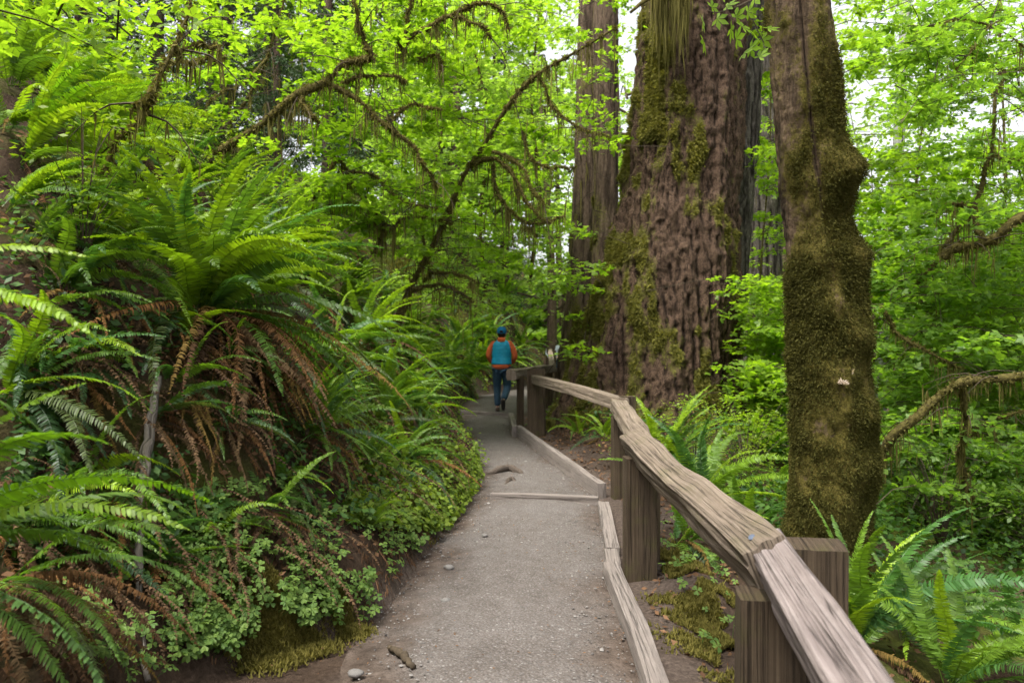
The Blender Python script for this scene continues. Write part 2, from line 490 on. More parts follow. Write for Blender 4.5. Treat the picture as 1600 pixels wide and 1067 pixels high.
def H(x, y, micro=True):
    x = np.asarray(x, float); y = np.asarray(y, float)
    z0 = np.interp(y, [0, 20, 30], [0, 0, -0.3])
    q = np.stack([x, y, np.zeros_like(x)], -1)
    wob = 0.09 * vnoise(q * 2.3, 5) + 0.05 * vnoise(q * 6.1, 6)
    d = xl(y) - x + wob
    e = x - xr(y)
    near = np.clip(1 - np.abs(y - 4.6) / 1.1, 0, 1)        # the overhanging bank below the big fern
    bank = np.interp(d, BD, BH) + 0.30 * near * ss(0.55, 0.95, d) * (1 - ss(1.6, 3.0, d))
    bank = bank + 2.5 * np.exp(-((x + 1.3) / 2.4) ** 2 - ((y - 27.5) / 3.2) ** 2) * ss(0, .5, d)
    bank = bank * (1 + .35 * (1 - ss(2.4, 3.6, y)))
    down = np.interp(e, ED, EH)
    sx = np.exp(-(((x - 2.4) / 2.2) ** 2 + ((y - 12.6) / 2.6) ** 2))
    down = down * (1 - sx) + 0.08 * sx
    z = z0 + np.where(d > 0, bank, 0) + np.where(e > 0, down, 0)
    amp = np.where(d > 0, np.clip(d, 0, 1), np.where(e > 0, np.clip(e, 0, 1), 0))
    z = z + amp * (0.20 * vnoise(q * 0.9, 1) + 0.10 * vnoise(q * 2.6, 2))
    if micro:
        edge = np.where(d > 0, np.clip(d * 6, 0, 1), np.where(e > 0, np.clip(e * 3, 0, 1), 0))
        z = z + edge * (0.03 * vnoise(q * 7, 3) + 0.015 * vnoise(q * 17, 4))
    return z

def Hs(x, y): return float(H(np.array([x]), np.array([y]))[0])

def hit(px, py, y0=1.6, y1=70.0):
    Y = np.geomspace(y0, y1, 1800)
    X = (px - CX) * Y / FPX
    Z = CAM_H - (py - HY) * Y / FPX
    g = H(X, Y)
    k = np.argmax(Z < g)
    if not (Z < g).any(): return None
    return np.array([X[k], Y[k], g[k]])

def axis(fine0, fine1, step, lo, hi, grow=1.12):
    a = list(np.arange(fine0, fine1 + 1e-6, step))
    s = step; v = a[-1]
    while v < hi:
        s *= grow; v += s; a.append(v)
    s = step; v = a[0]; pre = []
    while v > lo:
        s *= grow; v -= s; pre.append(v)
    return np.array(pre[::-1] + a)

gx = axis(-4.2, 4.0, 0.05, -400, 400)
gy = axis(2.4, 14.0, 0.05, -30, 700, 1.05)
GX, GY = np.meshgrid(gx, gy, indexing='ij')
GZ = H(GX.ravel(), GY.ravel()).reshape(GX.shape)
nx, ny = len(gx), len(gy)
i, j = np.meshgrid(np.arange(nx - 1), np.arange(ny - 1), indexing='ij')
a = i * ny + j
GF = np.stack([a, a + ny, a + ny + 1, a + 1], -1).reshape(-1, 4)
dd = xl(GY) - GX; ee = GX - xr(GY)
bank_a = np.clip(ss(.2, .6, dd) + ss(0.8, 1.6, ee), 0, 1)
_nearleft = (1 - ss(3.9, 4.3, GY)) * ss(.60, .82, -GX + .12 * vnoise(np.stack([GX, GY, GX * 0], -1) * 3, 12))
sh_a = np.where(dd > -0.3, 1 - ss(.0, .10, dd), np.where(ee > 0, 1 - ss(.25, .75, ee + .25 * vnoise(np.stack([GX, GY, GX * 0], -1) * 2.5, 9)), 1))
sh_a = sh_a * (1 - .8 * _nearleft)
GZp = GZ - 0.012 * ((dd < -0.02) & (ee < 0.0))
ground = mk('ground', np.stack([GX, GY, GZp], -1), GF, MAT['ground'], smooth=True, attr={'bank': bank_a, 'shoulder': sh_a})
tag(ground, kind='structure')

# gravel path, a sheet laid over the ground between the bank and the edging
ys = np.concatenate([np.arange(0.8, 12, 0.06), np.arange(12, 45, 0.15)])
us = np.linspace(0, 1, 46)
xlp = np.maximum(xl(ys), np.interp(ys, [0, 3.6, 4.2, 4.5], [-.62, -.74, -.82, -9]))
PX = xlp[:, None] * (1 - us) + xr(ys)[:, None] * us
PX = PX + (np.abs(us - .5) * 2) ** 6 * np.sign(us - .5) * 0.10
PY = np.repeat(ys[:, None], 46, 1)
q = np.stack([PX, PY, PX * 0], -1)
PZ = np.interp(PY, [0, 20, 30], [0, 0, -0.3]) + 0.006 + 0.012 * vnoise(q * 1.5, 21) * (1 - (np.abs(us - .5) * 2) ** 4) + 0.005 * vnoise(q * 6, 22) - 0.035 * (np.abs(us - .5) * 2) ** 10 \
    + 0.03 * np.exp(-((us - .5) * 2) ** 2 * 3)
a = np.arange(len(ys) - 1)[:, None] * 46 + np.arange(45)[None]
edge_a = np.clip(np.abs(us - .5) * 2 + .35 * fbm(q * 1.8, 3, 24), 0, 1.3) * np.where(us < .5, 1.0, .9)
path = mk('path', q * [1, 1, 0] + np.stack([PX * 0, PX * 0, PZ], -1), np.stack([a, a + 1, a + 47, a + 46], -1).reshape(-1, 4), MAT['path'], smooth=True, attr={'edge': ss(.50, .92, edge_a)})
tag(path, kind='structure')

# ------------------------------------------------------------------ timber: fence, edging boards, cross timbers
def hewn(p0, p1, w, h, up=(0, 0, 1), nl=40, ns=7, groove=0.006, wav=0.02, wavef=2.0, seed=0, hfun=None, mid=None, taper=None, rnd=0.2, bow=0.0):
    """a hewn bar from p0 to p1: section w (sideways) x h (along up), edges wavering, grooves along the grain"""
    p0 = np.asarray(p0, float); p1 = np.asarray(p1, float)
    T = unit(p1 - p0)
    U = np.asarray(up, float); U = unit(U - T * (U @ T)); S = np.cross(T, U)
    L = np.linalg.norm(p1 - p0)
    # rounded rectangle
    s = []
    for k in range(4):
        for q_ in np.linspace(-1, 1, ns, endpoint=False):
            c = [(q_, -1), (1, q_), (-q_, 1), (-1, -q_)][k]
            s.append(c)
    s = np.array(s, float)
    lim = 1 - rnd
    inner = np.clip(s, -lim, lim)
    dlt = s - inner
    nrm = np.linalg.norm(dlt, axis=1, keepdims=True)
    s = np.where((np.abs(s) > lim).all(1, keepdims=True), inner + dlt / np.maximum(nrm, 1e-9) * np.minimum(nrm, rnd), s)
    n = len(s)
    per = np.concatenate([[0], np.cumsum(np.hypot(*(np.diff(np.vstack([s, s[:1]]), axis=0) * [w / 2, h / 2]).T))])[:-1]
    t = np.linspace(0, 1, nl)
    tt, ss_ = np.meshgrid(t, np.arange(n), indexing='ij')
    u = tt * L
    sx, sy = s[ss_, 0] * w / 2, s[ss_, 1] * h / 2
    # low, broad waver of each side
    qq = np.stack([u * wavef, s[ss_, 0] * 0.9 + seed * 7.3, s[ss_, 1] * 0.9 + seed * 3.1], -1)
    dn = wav * fbm(qq, 2, seed)
    qg = np.stack([u * 1.6, per[ss_] * 55 + seed * 13.7, np.zeros_like(u) + seed], -1)
    dg = groove * fbm(qg, 2, seed + 3)
    r = np.maximum(np.hypot(s[ss_, 0], s[ss_, 1]), 1e-6)
    k = (dn + dg)
    sx = sx + k * s[ss_, 0] / r; sy = sy + k * s[ss_, 1] / r
    if taper is not None:
        f = taper(tt); sx = sx * f; sy = sy * f
    if hfun is not None:
        sy = sy * hfun(tt)
    C = p0 + (p1 - p0) * tt[..., None]
    if mid is not None:
        C = C + mid(tt)[..., None] * U
    if bow:
        C = C + (bow * np.sin(tt * np.pi))[..., None] * S
    V = C + sx[..., None] * S + sy[..., None] * U
    i, j = np.meshgrid(np.arange(nl - 1), np.arange(n), indexing='ij')
    a = i * n + j; b = i * n + (j + 1) % n
    F = np.stack([a, a + n, b + n, b], -1).reshape(-1, 4)
    uv = np.stack([u, np.broadcast_to(per, u.shape)], -1).reshape(-1, 2) + [seed * 1.37, seed * 0.71]
    V = V.reshape(-1, 3)
    # end caps with their own verts
    caps = []
    nb = len(V)
    for e_, o_ in ((0, 0), (nl - 1, 1)):
        ring = V[e_ * n:(e_ + 1) * n]
        c = ring.mean(0) + T * (0.004 if o_ else -0.004)
        caps.append((ring, c))
    Vl, Fl, Ul = [V], [], [uv]
    for o_, (ring, c) in enumerate(caps):
        b0 = nb
        Vl += [ring, c[None]]
        Ul += [np.stack([(ring - c) @ U * .6, (ring - c) @ S], -1), np.zeros((1, 2))]
        k_ = np.arange(n)
        f = np.stack([b0 + k_, b0 + (k_ + 1) % n, np.full(n, b0 + n)], -1)
        Fl.append(f if o_ == 0 else f[:, ::-1])
        nb += n + 1
    return np.vstack(Vl), [F] + Fl, np.vstack(Ul)

def timber(name, mat, parent, loc, smooth=False, **k):
    V, F, uv = hewn(**k)
    return mk(name, V - np.asarray(loc), F, mat, parent, smooth=smooth, uv=uv)

fence_loc = np.array([0.95, 5.2, 0.0])
fence = empty('split_rail_fence', fence_loc)
tag(fence, 'weathered split rail fence of hewn posts and rails along the right of the trail', 'fence')
def post(x, y, top, w, d, yaw, seed, base=-.35, mat='post'):
    c, s_ = math.cos(yaw), math.sin(yaw)
    return timber('post', MAT[mat], fence, fence_loc, p0=(x, y, base + min(0, Hs(x, y))), p1=(x, y, top), w=w, h=d, up=(-s_, c, 0), nl=26, ns=7, groove=0.006, wav=0.008, wavef=1.5, seed=seed, rnd=0.12)
# joint B (nearest), A, C, D, E, F; at each an inner post under the rails and a taller outer post behind them
post(0.845, 2.66, 0.735, .19, .16, R(-8), 1)
post(1.045, 2.76, 0.872, .19, .17, R(-10), 2)
post(0.83, 5.22, 0.79, .20, .15, R(4), 3)
post(0.93, 5.50, 0.868, .15, .14, R(6), 4)
post(1.02, 7.72, 0.80, .105, .13, R(8), 5)
post(1.15, 7.95, 0.97, .14, .13, R(8), 6)
post(0.13, 12.5, 0.93, .105, .12, R(3), 7)
post(0.37, 12.1, 1.05, .27, .16, R(-6), 8)
post(0.76, 17.0, 0.86, .2, .18, R(-6), 9)
post(0.53, -0.1, 0.67, .19, .17, R(-8), 10)
post(0.70, -0.1, 0.82, .17, .16, R(-8), 11)
post(1.42, 27.6, 1.0, .2, .18, R(-10), 12)
def rail(p0, p1, w, h, seed, mat='rail', **k):
    return timber('rail', MAT[mat], fence, fence_loc, p0=p0, p1=p1, w=w, h=h, nl=k.pop('nl', 90), ns=k.pop('ns', 12), seed=seed, **k)
# nearest rail, pale and pinkish, running out of the picture at the lower right
rail((0.53, 0.0, 0.755), (0.915, 2.85, 0.80), .125, .165, 21, 'rail_pink', up=(-.35, 0, 1), ns=22, nl=140, groove=.012, wav=.014, wavef=1.6, rnd=.10)
r1 = rail((0.88, 2.70, 0.80), (0.83, 5.45, 0.845), .15, .175, 22, up=(-.42, 0, 1), ns=20, nl=160, groove=.010, wav=.020, wavef=2.0, rnd=.08, mid=lambda t: -.01 * np.sin(t * 3.1) + .010 * np.sin(t * 9))
rail((0.86, 5.30, 0.875), (1.06, 8.05, 0.885), .14, .12, 23, groove=.007, wav=.018, wavef=2.3, rnd=.16)
rail((1.09, 7.82, 0.895), (0.345, 12.0, 0.90), .11, .13, 24, groove=.006, wav=.010, wavef=1.0, rnd=.12, mid=lambda t: .012 * np.sin(t * 3.1))
rail((-0.01, 12.1, 0.965), (0.88, 16.9, 0.86), .13, .16, 25, groove=.006, wav=.03, wavef=1.2, rnd=.25)
rail((0.84, 16.7, 0.88), (1.33, 27.8, 0.98), .13, .13, 26, groove=.005, wav=.03, wavef=.8, rnd=.25)
V, F, uv = tube(np.array([[0.85, 2.79, 0.868], [0.832, 2.78, 0.892]]) - fence_loc, [0.013, 0.013], 8)
mk('bolt', V, F, MAT['bolt'], r1)

def board(name, p0, p1, w, h, seed, label, mat='board', **k):
    p0 = np.asarray(p0, float); p1 = np.asarray(p1, float)
    loc = (p0 + p1) / 2 - [0, 0, h / 2]
    o = timber(name, MAT[mat], None, loc, p0=p0, p1=p1, w=w, h=h, nl=k.pop('nl', 50), ns=6, groove=.003, wav=k.pop('wav', .008), seed=seed, rnd=k.pop('rnd', .12), **k)
    o.location = loc
    return tag(o, label, 'edging board', 'timber boards edging the trail')
board('edging_board', (0.57, 2.2, .035), (0.645, 5.22, .05), .10, .12, 31, 'long pale edging board on the ground left of the nearest fence post', bow=.03)
board('edging_board', (0.675, 5.30, .03), (0.70, 5.62, .035), .10, .10, 32, 'stub of edging board between two longer boards at the foot of the wide post')
board('edging_board', (0.715, 5.68, .03), (0.825, 7.2, .035), .10, .10, 33, 'short flat edging board left of the wide fence post')
board('edging_board', (0.87, 7.75, .045), (0.105, 12.25, .085), .08, .2, 34, 'long edging plank standing on edge below the sagging fence rail')
board('edging_board', (0.045, 12.2, .07), (-0.02, 14.2, .08), .085, .2, 35, 'far edging board bending round the paired posts near the hiker')
def cross(p0, p1, w, h, seed, label, mat='board', **k):
    o = board('step_timber', p0, p1, w, h, seed, label, mat, **k)
    o['category'] = 'timber'
    o['group'] = 'timbers laid across the trail'
cross((-.20, 7.62, .03), (0.80, 7.42, .035), .07, .09, 41, 'thin pale timber laid across the gravel trail in the foreground', bow=-.03)
cross((-1.0, 15.6, .05), (0.02, 15.0, .05), .10, .08, 42, 'brown timber step across the trail at the feet of the hiker', 'board', bow=.03, wav=.02)

# ------------------------------------------------------------------ big trunks
FUR = {}
def trunk_grid(C_of_z, r_of, z0, z1, nz, nth, disp):
    z = np.linspace(z0, z1, nz)
    th = np.linspace(0, 2 * np.pi, nth, endpoint=False)
    ZZ, TT = np.meshgrid(z, th, indexing='ij')
    cx, cy = C_of_z(ZZ)
    r = r_of(ZZ, TT)
    N = np.stack([np.cos(TT), np.sin(TT), np.zeros_like(TT)], -1)
    base = np.stack([cx, cy, ZZ], -1)
    V0 = base + r[..., None] * N
    dsp, moss = disp(V0, ZZ, TT)
    V = V0 + dsp[..., None] * N
    i, j = np.meshgrid(np.arange(nz - 1), np.arange(nth), indexing='ij')
    a = i * nth + j; b = i * nth + (j + 1) % nth
    F = np.stack([a, b, b + nth, a + nth], -1).reshape(-1, 4)
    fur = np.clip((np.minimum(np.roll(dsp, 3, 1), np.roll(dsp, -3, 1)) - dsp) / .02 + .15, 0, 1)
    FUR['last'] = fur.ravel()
    return V.reshape(-1, 3), F, moss.ravel(), N.reshape(-1, 3)

def tufts(Pt, Nn, length, width, blades=2, spread=0.7, sag=0.3):
    """short moss blades standing on points Pt with normals Nn"""
    n = len(Pt) * blades
    p = np.repeat(Pt, blades, 0); nn = np.repeat(Nn, blades, 0)
    rv = unit(RNG.normal(size=(n, 3)))
    dirn = unit(nn + spread * rv + [0, 0, -sag])
    side = unit(np.cross(dirn, rv)) * (width * RNG.uniform(.5, 1.4, (n, 1)))
    L = length * RNG.uniform(.4, 1.5, (n, 1))
    p = p + 0.3 * length * unit(RNG.normal(size=(n, 3)))
    V = np.stack([p - side * .5, p + side * .5, p + dirn * L], 1).reshape(-1, 3)
    return V, np.arange(n * 3).reshape(-1, 3)

def pick(V, N, w, n, front=None):
    w = np.maximum(w, 0)
    if front is not None: w = w * (N @ np.asarray(front) > -0.25)
    idx = RNG.choice(len(V), n, p=w / w.sum())
    return V[idx] + RNG.normal(0, .012, (n, 3)), N[idx]

def strands(pts, lmin, lmax, w, sway=0.12):
    """hanging moss: tapered strips dropping from points"""
    n = len(pts)
    L = RNG.uniform(lmin, lmax, n) * RNG.uniform(.3, 1, n)
    az = RNG.uniform(0, np.pi, n)
    s = np.stack([np.cos(az), np.sin(az), az * 0], -1) * (w * RNG.uniform(.5, 1.3, n))[:, None] / 2
    o1 = RNG.normal(0, sway, (n, 3)) * L[:, None] * [1, 1, 0]
    dn = np.array([0, 0, -1.0])
    p1 = pts + dn * L[:, None] * .45 + o1 * .5
    p2 = pts + dn * L[:, None] + o1
    V = np.stack([pts - s * .6, pts + s * .6, p1 - s, p1 + s, p2], 1).reshape(-1, 3)
    b = np.arange(n)[:, None] * 5
    return V, [b + [[0, 1, 3, 2]], b + [[2, 3, 4]]]

# giant spruce beside the trail
def spruce():
    loc = np.array([2.35, 13.0, 0.0])
    cxf = lambda z: (np.interp(z, [-.6, 0, .77, 2.3, 3.9, 7, 16], [2.10, 2.14, 2.25, 2.48, 2.74, 2.95, 3.3]), np.full_like(z, 13.0))
    def rf(z, t):
        r = np.interp(z, [-.8, -.2, .1, .77, 2.3, 3.9, 7, 16], [2.0, 1.72, 1.56, 1.32, 1.13, .90, .79, .62])
        butt = np.exp(-np.clip(z, 0, 9) / 0.9)
        lob = 0.10 * np.cos(5 * t + 0.6) + 0.06 * np.cos(9 * t + 2.0) + .05 * np.cos(3 * t - 1)
        return r * (1 + butt * lob + 0.025 * np.cos(7 * t + 1.3 + .1 * z) + 0.018 * np.cos(13 * t + .5 * np.sin(z * .7)))
    def disp(V, z, t):
        p = V - loc
        wv = p + .10 * np.stack([vnoise(p * [1.5, 1.5, 1.1], 37), vnoise(p * [1.5, 1.5, 1.1], 38), p[..., 2] * 0], -1)
        ridge = fbm(p * [2.2, 2.2, .4], 2, 31) + 1.1 * (.5 - np.abs(vnoise(wv * [8.5, 8.5, .55], 36)) ** .7) + .5 * (.5 - np.abs(vnoise(wv * [15, 15, 1.6], 39)))
        scal = fbm(p * [11, 11, 6.5], 3, 41)
        plates = np.abs(vnoise(p * [17, 17, 8], 51))
        side = np.cos(t - R(200)) * .5 + .5                      # towards the left and the camera
        bump = fbm(p * [2.2, 2.2, 1.4], 4, 61)
        col = fbm(p * [3.5, 3.5, .35], 3, 71)
        m = 0.29 + 0.34 * side ** 1.4 + 0.85 * bump + 0.55 * col + .6 * fbm(p * [8, 8, 3], 3, 66) - 0.12 - 0.02 * z + 0.28 * np.exp(-np.clip(z, 0, 9) / .8) - .25 * ss(.35, .9, np.cos(t + R(40)))
        moss = np.clip(m, 0, 1)
        lump = np.clip(fbm(p * [4.5, 4.5, 3.2], 2, 81) - .12, 0, 1) * moss
        flk = vnoise(p * [15, 15, 9], 55)
        flk = np.sign(flk) * np.abs(flk) ** .5
        return 0.075 * ridge + 0.03 * scal - 0.02 * plates + .022 * flk + 0.24 * lump, moss
    V, F, moss, N = trunk_grid(cxf, rf, -.8, 11, 640, 460, disp)
    t = empty('spruce_tree', loc)
    tag(t, 'giant mossy spruce with a flaring reddish brown trunk behind the fence', 'tree')
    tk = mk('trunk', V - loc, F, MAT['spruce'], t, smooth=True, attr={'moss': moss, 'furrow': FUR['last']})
    keep = (V[:, 2] < 8.5)
    P_, N_ = pick(V, N, np.where(keep, np.clip(moss - .40, 0, 1), 0), 52000, front=(0, -1, 0))
    V2, F2 = tufts(P_ - loc, N_, .05, .022, 2)
    tag(mk('moss', V2, F2, MAT['moss'], tk), kind='stuff')
    # moss beards hanging from a stub high on the trunk
    b = np.vstack([P(1040 + RNG.normal(0, 14), RNG.uniform(-60, 30), 11.9) for _ in range(260)] + [P(1066 + RNG.normal(0, 8), RNG.uniform(-50, 10), 11.8) for _ in range(160)])
    V3, F3 = strands(b, .3, 1.5, .022, .06)
    C = spline([P(1075, -30, 12.3), P(1050, -20, 11.9), P(1010, 0, 11.6), P(985, 20, 11.5)], 14)
    V4, F4, _ = tube(C, np.linspace(.06, .02, 14), 7)
    bk = mk('branch', V4 - loc, F4, MAT['limb'], t, smooth=True)
    tag(mk('hanging_moss', V3 - loc, F3, MAT['moss_hang'], bk), kind='stuff')
spruce()

def plain_trunk(name, label, ctrl, mat, seed, group=None, nz=260, nth=96, ridge=.05, rfreq=(7, 7, .9), moss_amt=0.0, flare=.35, moss_n=0, cat='tree', extra=None):
    """ctrl: list of (x, y, z, r) from base to top"""
    c = np.array(ctrl, float)
    loc = np.array([c[0, 0], c[0, 1], c[0, 2]])
    cf = lambda z: (np.interp(z, c[:, 2], c[:, 0]), np.interp(z, c[:, 2], c[:, 1]))
    def rf(z, t):
        r = np.interp(z, c[:, 2], c[:, 3])
        b = np.exp(-np.clip(z - c[0, 2], 0, 99) / .7)
        return r * (1 + flare * b * (1 + .4 * np.cos(5 * t + seed)) + .03 * np.cos(4 * t + seed + z * .3) + .02 * np.cos(9 * t + seed * 2))
    def disp(V, z, t):
        p = V - loc
        rr = fbm(p * rfreq, 3, seed * 10)
        d = ridge * (1 - 2 * np.abs(rr)) + .3 * ridge * fbm(p * [30, 30, 12], 2, seed * 10 + 4)
        m = moss_amt + .6 * fbm(p * [2.5, 2.5, 1], 3, seed * 10 + 7) - .03 * z
        m = np.clip(m, 0, 1)
        return d + .04 * m * np.clip(fbm(p * 5, 2, seed), 0, 1), m
    V, F, moss, N = trunk_grid(cf, rf, c[0, 2] - .3, c[-1, 2], nz, nth, disp)
    t = empty(name, loc)
    tag(t, label, cat, group)
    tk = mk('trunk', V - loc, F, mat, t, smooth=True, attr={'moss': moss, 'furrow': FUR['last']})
    if moss_n:
        P_, N_ = pick(V, N, np.where(V[:, 2] < 9, np.clip(moss - .4, 0, 1), 0) + 1e-9, moss_n, front=(0, -1, 0))
        V2, F2 = tufts(P_ - loc, N_, .03, .02, 2)
        tag(mk('moss', V2, F2, MAT['moss'], tk), kind='stuff')
    return t

g = lambda x, y: Hs(x, y)
plain_trunk('grey_barked_tree', 'tall tree with furrowed grey bark pressed against the right of the giant spruce', [(3.16, 14.3, -.2, .68), (3.43, 14.3, 1.1, .58), (3.64, 14.3, 3, .54), (3.86, 14.3, 5.3, .51), (3.95, 14.3, 7.5, .49), (4.1, 14.3, 12, .42)], MAT['grey_bark'], 3, ridge=.07, nth=150, nz=420)
plain_trunk('spruce_tree', 'slim straight brown trunk, right one of the close pair left of the giant spruce', [(1.82, 16.0, -.1, .30), (1.84, 16, 1.2, .245), (1.87, 16, 4, .235), (1.87, 16, 8.5, .23), (1.9, 16, 16, .18)], MAT['far_bark'], 4, moss_amt=.22, moss_n=3000, ridge=.02, rfreq=(9, 9, 2))
plain_trunk('spruce_tree', 'reddish mossy trunk swelling at its base, left one of the close pair', [(1.42, 18.0, -.2, .50), (1.46, 18, .8, .40), (1.55, 18, 2.4, .31), (1.66, 18, 5, .25), (1.75, 18, 9, .22), (1.8, 18, 16, .17)], MAT['far_bark'], 5, moss_amt=.3, moss_n=5000, ridge=.025, rfreq=(8, 8, 2))
plain_trunk('grey_barked_tree', 'grey trunk half hidden by leaves between the giant spruce and the mossy maple', [(6.25, 20, -1.0, .55), (6.3, 20, 1.5, .40), (6.33, 20, 5, .36), (6.3, 20, 16, .3)], MAT['grey_bark'], 6, ridge=.05)

# mossy maple on the right
def mossy_maple():
    Y0 = 6.0
    ctl = np.array([(-.9, 2.30, .46), (-.3, 2.33, .38), (.02, 2.345, .30), (.74, 2.38, .288), (1.46, 2.355, .268), (2.18, 2.325, .246), (2.9, 2.235, .228), (4.1, 2.135, .222), (5.5, 1.98, .23), (9, 1.8, .2)])
    loc = np.array([2.35, Y0, -.6])
    cf = lambda z: (np.interp(z, ctl[:, 0], ctl[:, 1]), np.full_like(z, Y0))
    burls = [(1322, 262, .14, .17), (1345, 400, .13, .11), (1300, 470, .13, .07), (1345, 525, .12, .09), (1345, 640, .15, .09), (1280, 400, .10, .04), (1350, 735, .16, .08), (1262, 165, .09, .05), (1310, 335, .09, -.03), (1250, 560, .12, .03), (1300, 585, .10, .06), (1240, 680, .13, .03), (1320, 460, .06, -.05), (1300, 800, .14, .05)]
    def rf(z, t):
        return np.interp(z, ctl[:, 0], ctl[:, 2]) * (1 + .035 * np.cos(3 * t + z * .8) + .025 * np.cos(5 * t + 1 + z * .5))
    def disp(V, z, t):
        p = V - loc
        d = .045 * fbm(p * [3, 3, .8], 3, 101) + .032 * fbm(p * [9, 9, 4], 3, 111) + .01 * fbm(p * 26, 2, 121)
        for px, py, s_, amp in burls:
            c = P(px, py, Y0 - .22)
            g2 = ((V[..., 0] - c[0]) ** 2 + ((V[..., 1] - c[1]) * .8) ** 2 + ((V[..., 2] - c[2]) * 1.0) ** 2) / s_ ** 2
            d = d + .78 * amp * np.exp(-g2) * (1 + .35 * fbm(p * 9, 2, 181))
        gro = np.exp(-((t - R(262) - .10 * np.sin(z * 1.3)) / .085) ** 2) * ss(1.6, 2.6, z)
        d = d - .055 * gro
        m = .72 + .8 * fbm(p * [3.4, 3.4, 1.3], 3, 131) - .17 * np.clip(z - 2.0, 0, 5) - .35 * gro + .2 * fbm(p * [7, 7, 2], 2, 141) + .15 * np.cos(t - R(20))
        m = np.where(z < 1.9, np.maximum(m, .58 + .3 * fbm(p * 8, 2, 161)), m)
        return d + .032 * np.clip(m, 0, 1) * fbm(p * [14, 14, 10], 3, 151) + .012 * (.5 - np.abs(vnoise(p * [26, 26, 3], 155))), np.clip(m, 0, 1)
    V, F, moss, N = trunk_grid(cf, rf, -.9, 8.5, 620, 240, disp)
    t = empty('maple_tree', loc)
    tag(t, 'stout maple trunk thickly coated in olive moss with rounded burls, right foreground', 'tree')
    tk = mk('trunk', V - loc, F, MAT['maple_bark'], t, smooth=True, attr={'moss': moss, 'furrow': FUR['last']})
    P_, N_ = pick(V, N, np.where(V[:, 2] < 4.6, np.clip(moss - .45, 0, 1) * (.25 + np.clip(.5 + fbm(V * 6, 2, 171), 0, 1)), 0), 105000, front=(-.1, -1, 0))
    V2, F2 = tufts(P_ - loc, N_, .015, .008, 2, .8, .45)
    tag(mk('moss', V2, F2, MAT['moss_brown'], tk), kind='stuff')
    return t, loc
maple, maple_loc = mossy_maple()

# ------------------------------------------------------------------ leaves and sprays
def leaf_template(kind):
    """2-D leaf in the xy plane, stalk at the origin, length about 1 along +x; returns verts, tris"""
    V, T = [], []
    def rhomb(ang, ln, hw, z):
        c, s = math.cos(ang), math.sin(ang)
        b = len(V)
        def pt(x, y, zz): V.append((c * x - s * y, s * x + c * y, zz))
        pt(0.0, 0.0, 0); pt(ln * .55, hw, z * .4); pt(ln, 0, z); pt(ln * .55, -hw, z * .4)
        T.extend([(b, b + 1, b + 2), (b, b + 2, b + 3)])
    if kind == 'maple5':
        for a_, l_ in ((0, 1.0), (48, .9), (-48, .9), (98, .62), (-98, .62)): rhomb(R(a_), l_, .2 * l_, -.08)
    elif kind == 'maple3':
        for a_, l_ in ((0, 1.0), (62, .86), (-62, .86)): rhomb(R(a_), l_, .29 * l_, -.08)
    elif kind == 'oval':
        rhomb(0, 1.0, .27, -.05)
    elif kind == 'blob':
        rhomb(0, 1.0, .42, -.06)
    elif kind == 'trefoil':
        for k in range(3):
            a_ = R(120 * k)
            c, s = math.cos(a_), math.sin(a_)
            b = len(V)
            for x, y, z in ((0, 0, 0), (.62, .52, -.1), (1.0, .34, -.22), (.86, 0, -.06), (1.0, -.34, -.22), (.62, -.52, -.1)):
                V.append((c * x - s * y, s * x + c * y, z))
            T.extend([(b, b + 3, b + 2), (b, b + 2, b + 1), (b, b + 5, b + 4), (b, b + 4, b + 3)][:])
    return np.array(V, float), np.array(T)

def leaves(pos, size, kind, tilt=0.5, heading=None, normal=None):
    """scatter leaves at pos (n,3); near level, tilted at random"""
    tv, tt = leaf_template(kind)
    n = len(pos)
    up = (np.array([0, 0, 1.0]) if normal is None else normal) + tilt * RNG.normal(size=(n, 3))
    up = unit(up)
    az = RNG.uniform(0, 2 * np.pi, n) if heading is None else heading + RNG.normal(0, .6, n)
    f = np.stack([np.cos(az), np.sin(az), RNG.normal(0, .25, n) - .15], -1)
    f = unit(f - up * (f * up).sum(1, keepdims=True))
    s = np.cross(up, f)
    sz = size * RNG.uniform(.65, 1.25, (n, 1, 1))
    V = pos[:, None] + sz * (tv[None, :, 0:1] * f[:, None] + tv[None, :, 1:2] * s[:, None] + tv[None, :, 2:3] * up[:, None])
    F = (np.arange(n)[:, None, None] * len(tv) + tt[None]).reshape(-1, 3)
    return V.reshape(-1, 3), F

def spray_points(cen, az, ln, nl, droop=.2, width=.75):
    """leaf positions of flat sprays: centres (n,3), heading az, length ln; nl leaves each"""
    n = len(cen)
    u = RNG.uniform(0, 1, (n, nl))
    w = RNG.normal(0, .36, (n, nl)) * width * (1.1 - .6 * u)
    L = ln[:, None]
    x = (u - .4) * L; y = w * L
    z = -droop * L * (u - .2) ** 2 + RNG.normal(0, .035, (n, nl)) - .12 * np.abs(w) * L
    c, s = np.cos(az)[:, None], np.sin(az)[:, None]
    p = np.stack([c * x - s * y, s * x + c * y, z], -1) + cen[:, None]
    hd = (az[:, None] + np.sign(w) * .7).ravel()
    return p.reshape(-1, 3), hd

def spray_twigs(cen, az, ln, anchor=None):
    mb = MB()
    for c, a_, l in zip(cen, az, ln):
        d = np.array([math.cos(a_), math.sin(a_), 0])
        pts = np.array([c - d * l * .6 + [0, 0, -.03], c, c + d * l * .55 + [0, 0, -.08 * l]])
        if RNG.random() < .35:
            pts = np.vstack([pts[0] - d * l * RNG.uniform(.4, .9) + [0, 0, -RNG.uniform(.0, .4)], pts])
        V, F, _ = tube(pts, np.linspace(.006, .002, len(pts)), 3, cap=False)
        mb.add(V, F)
    return mb

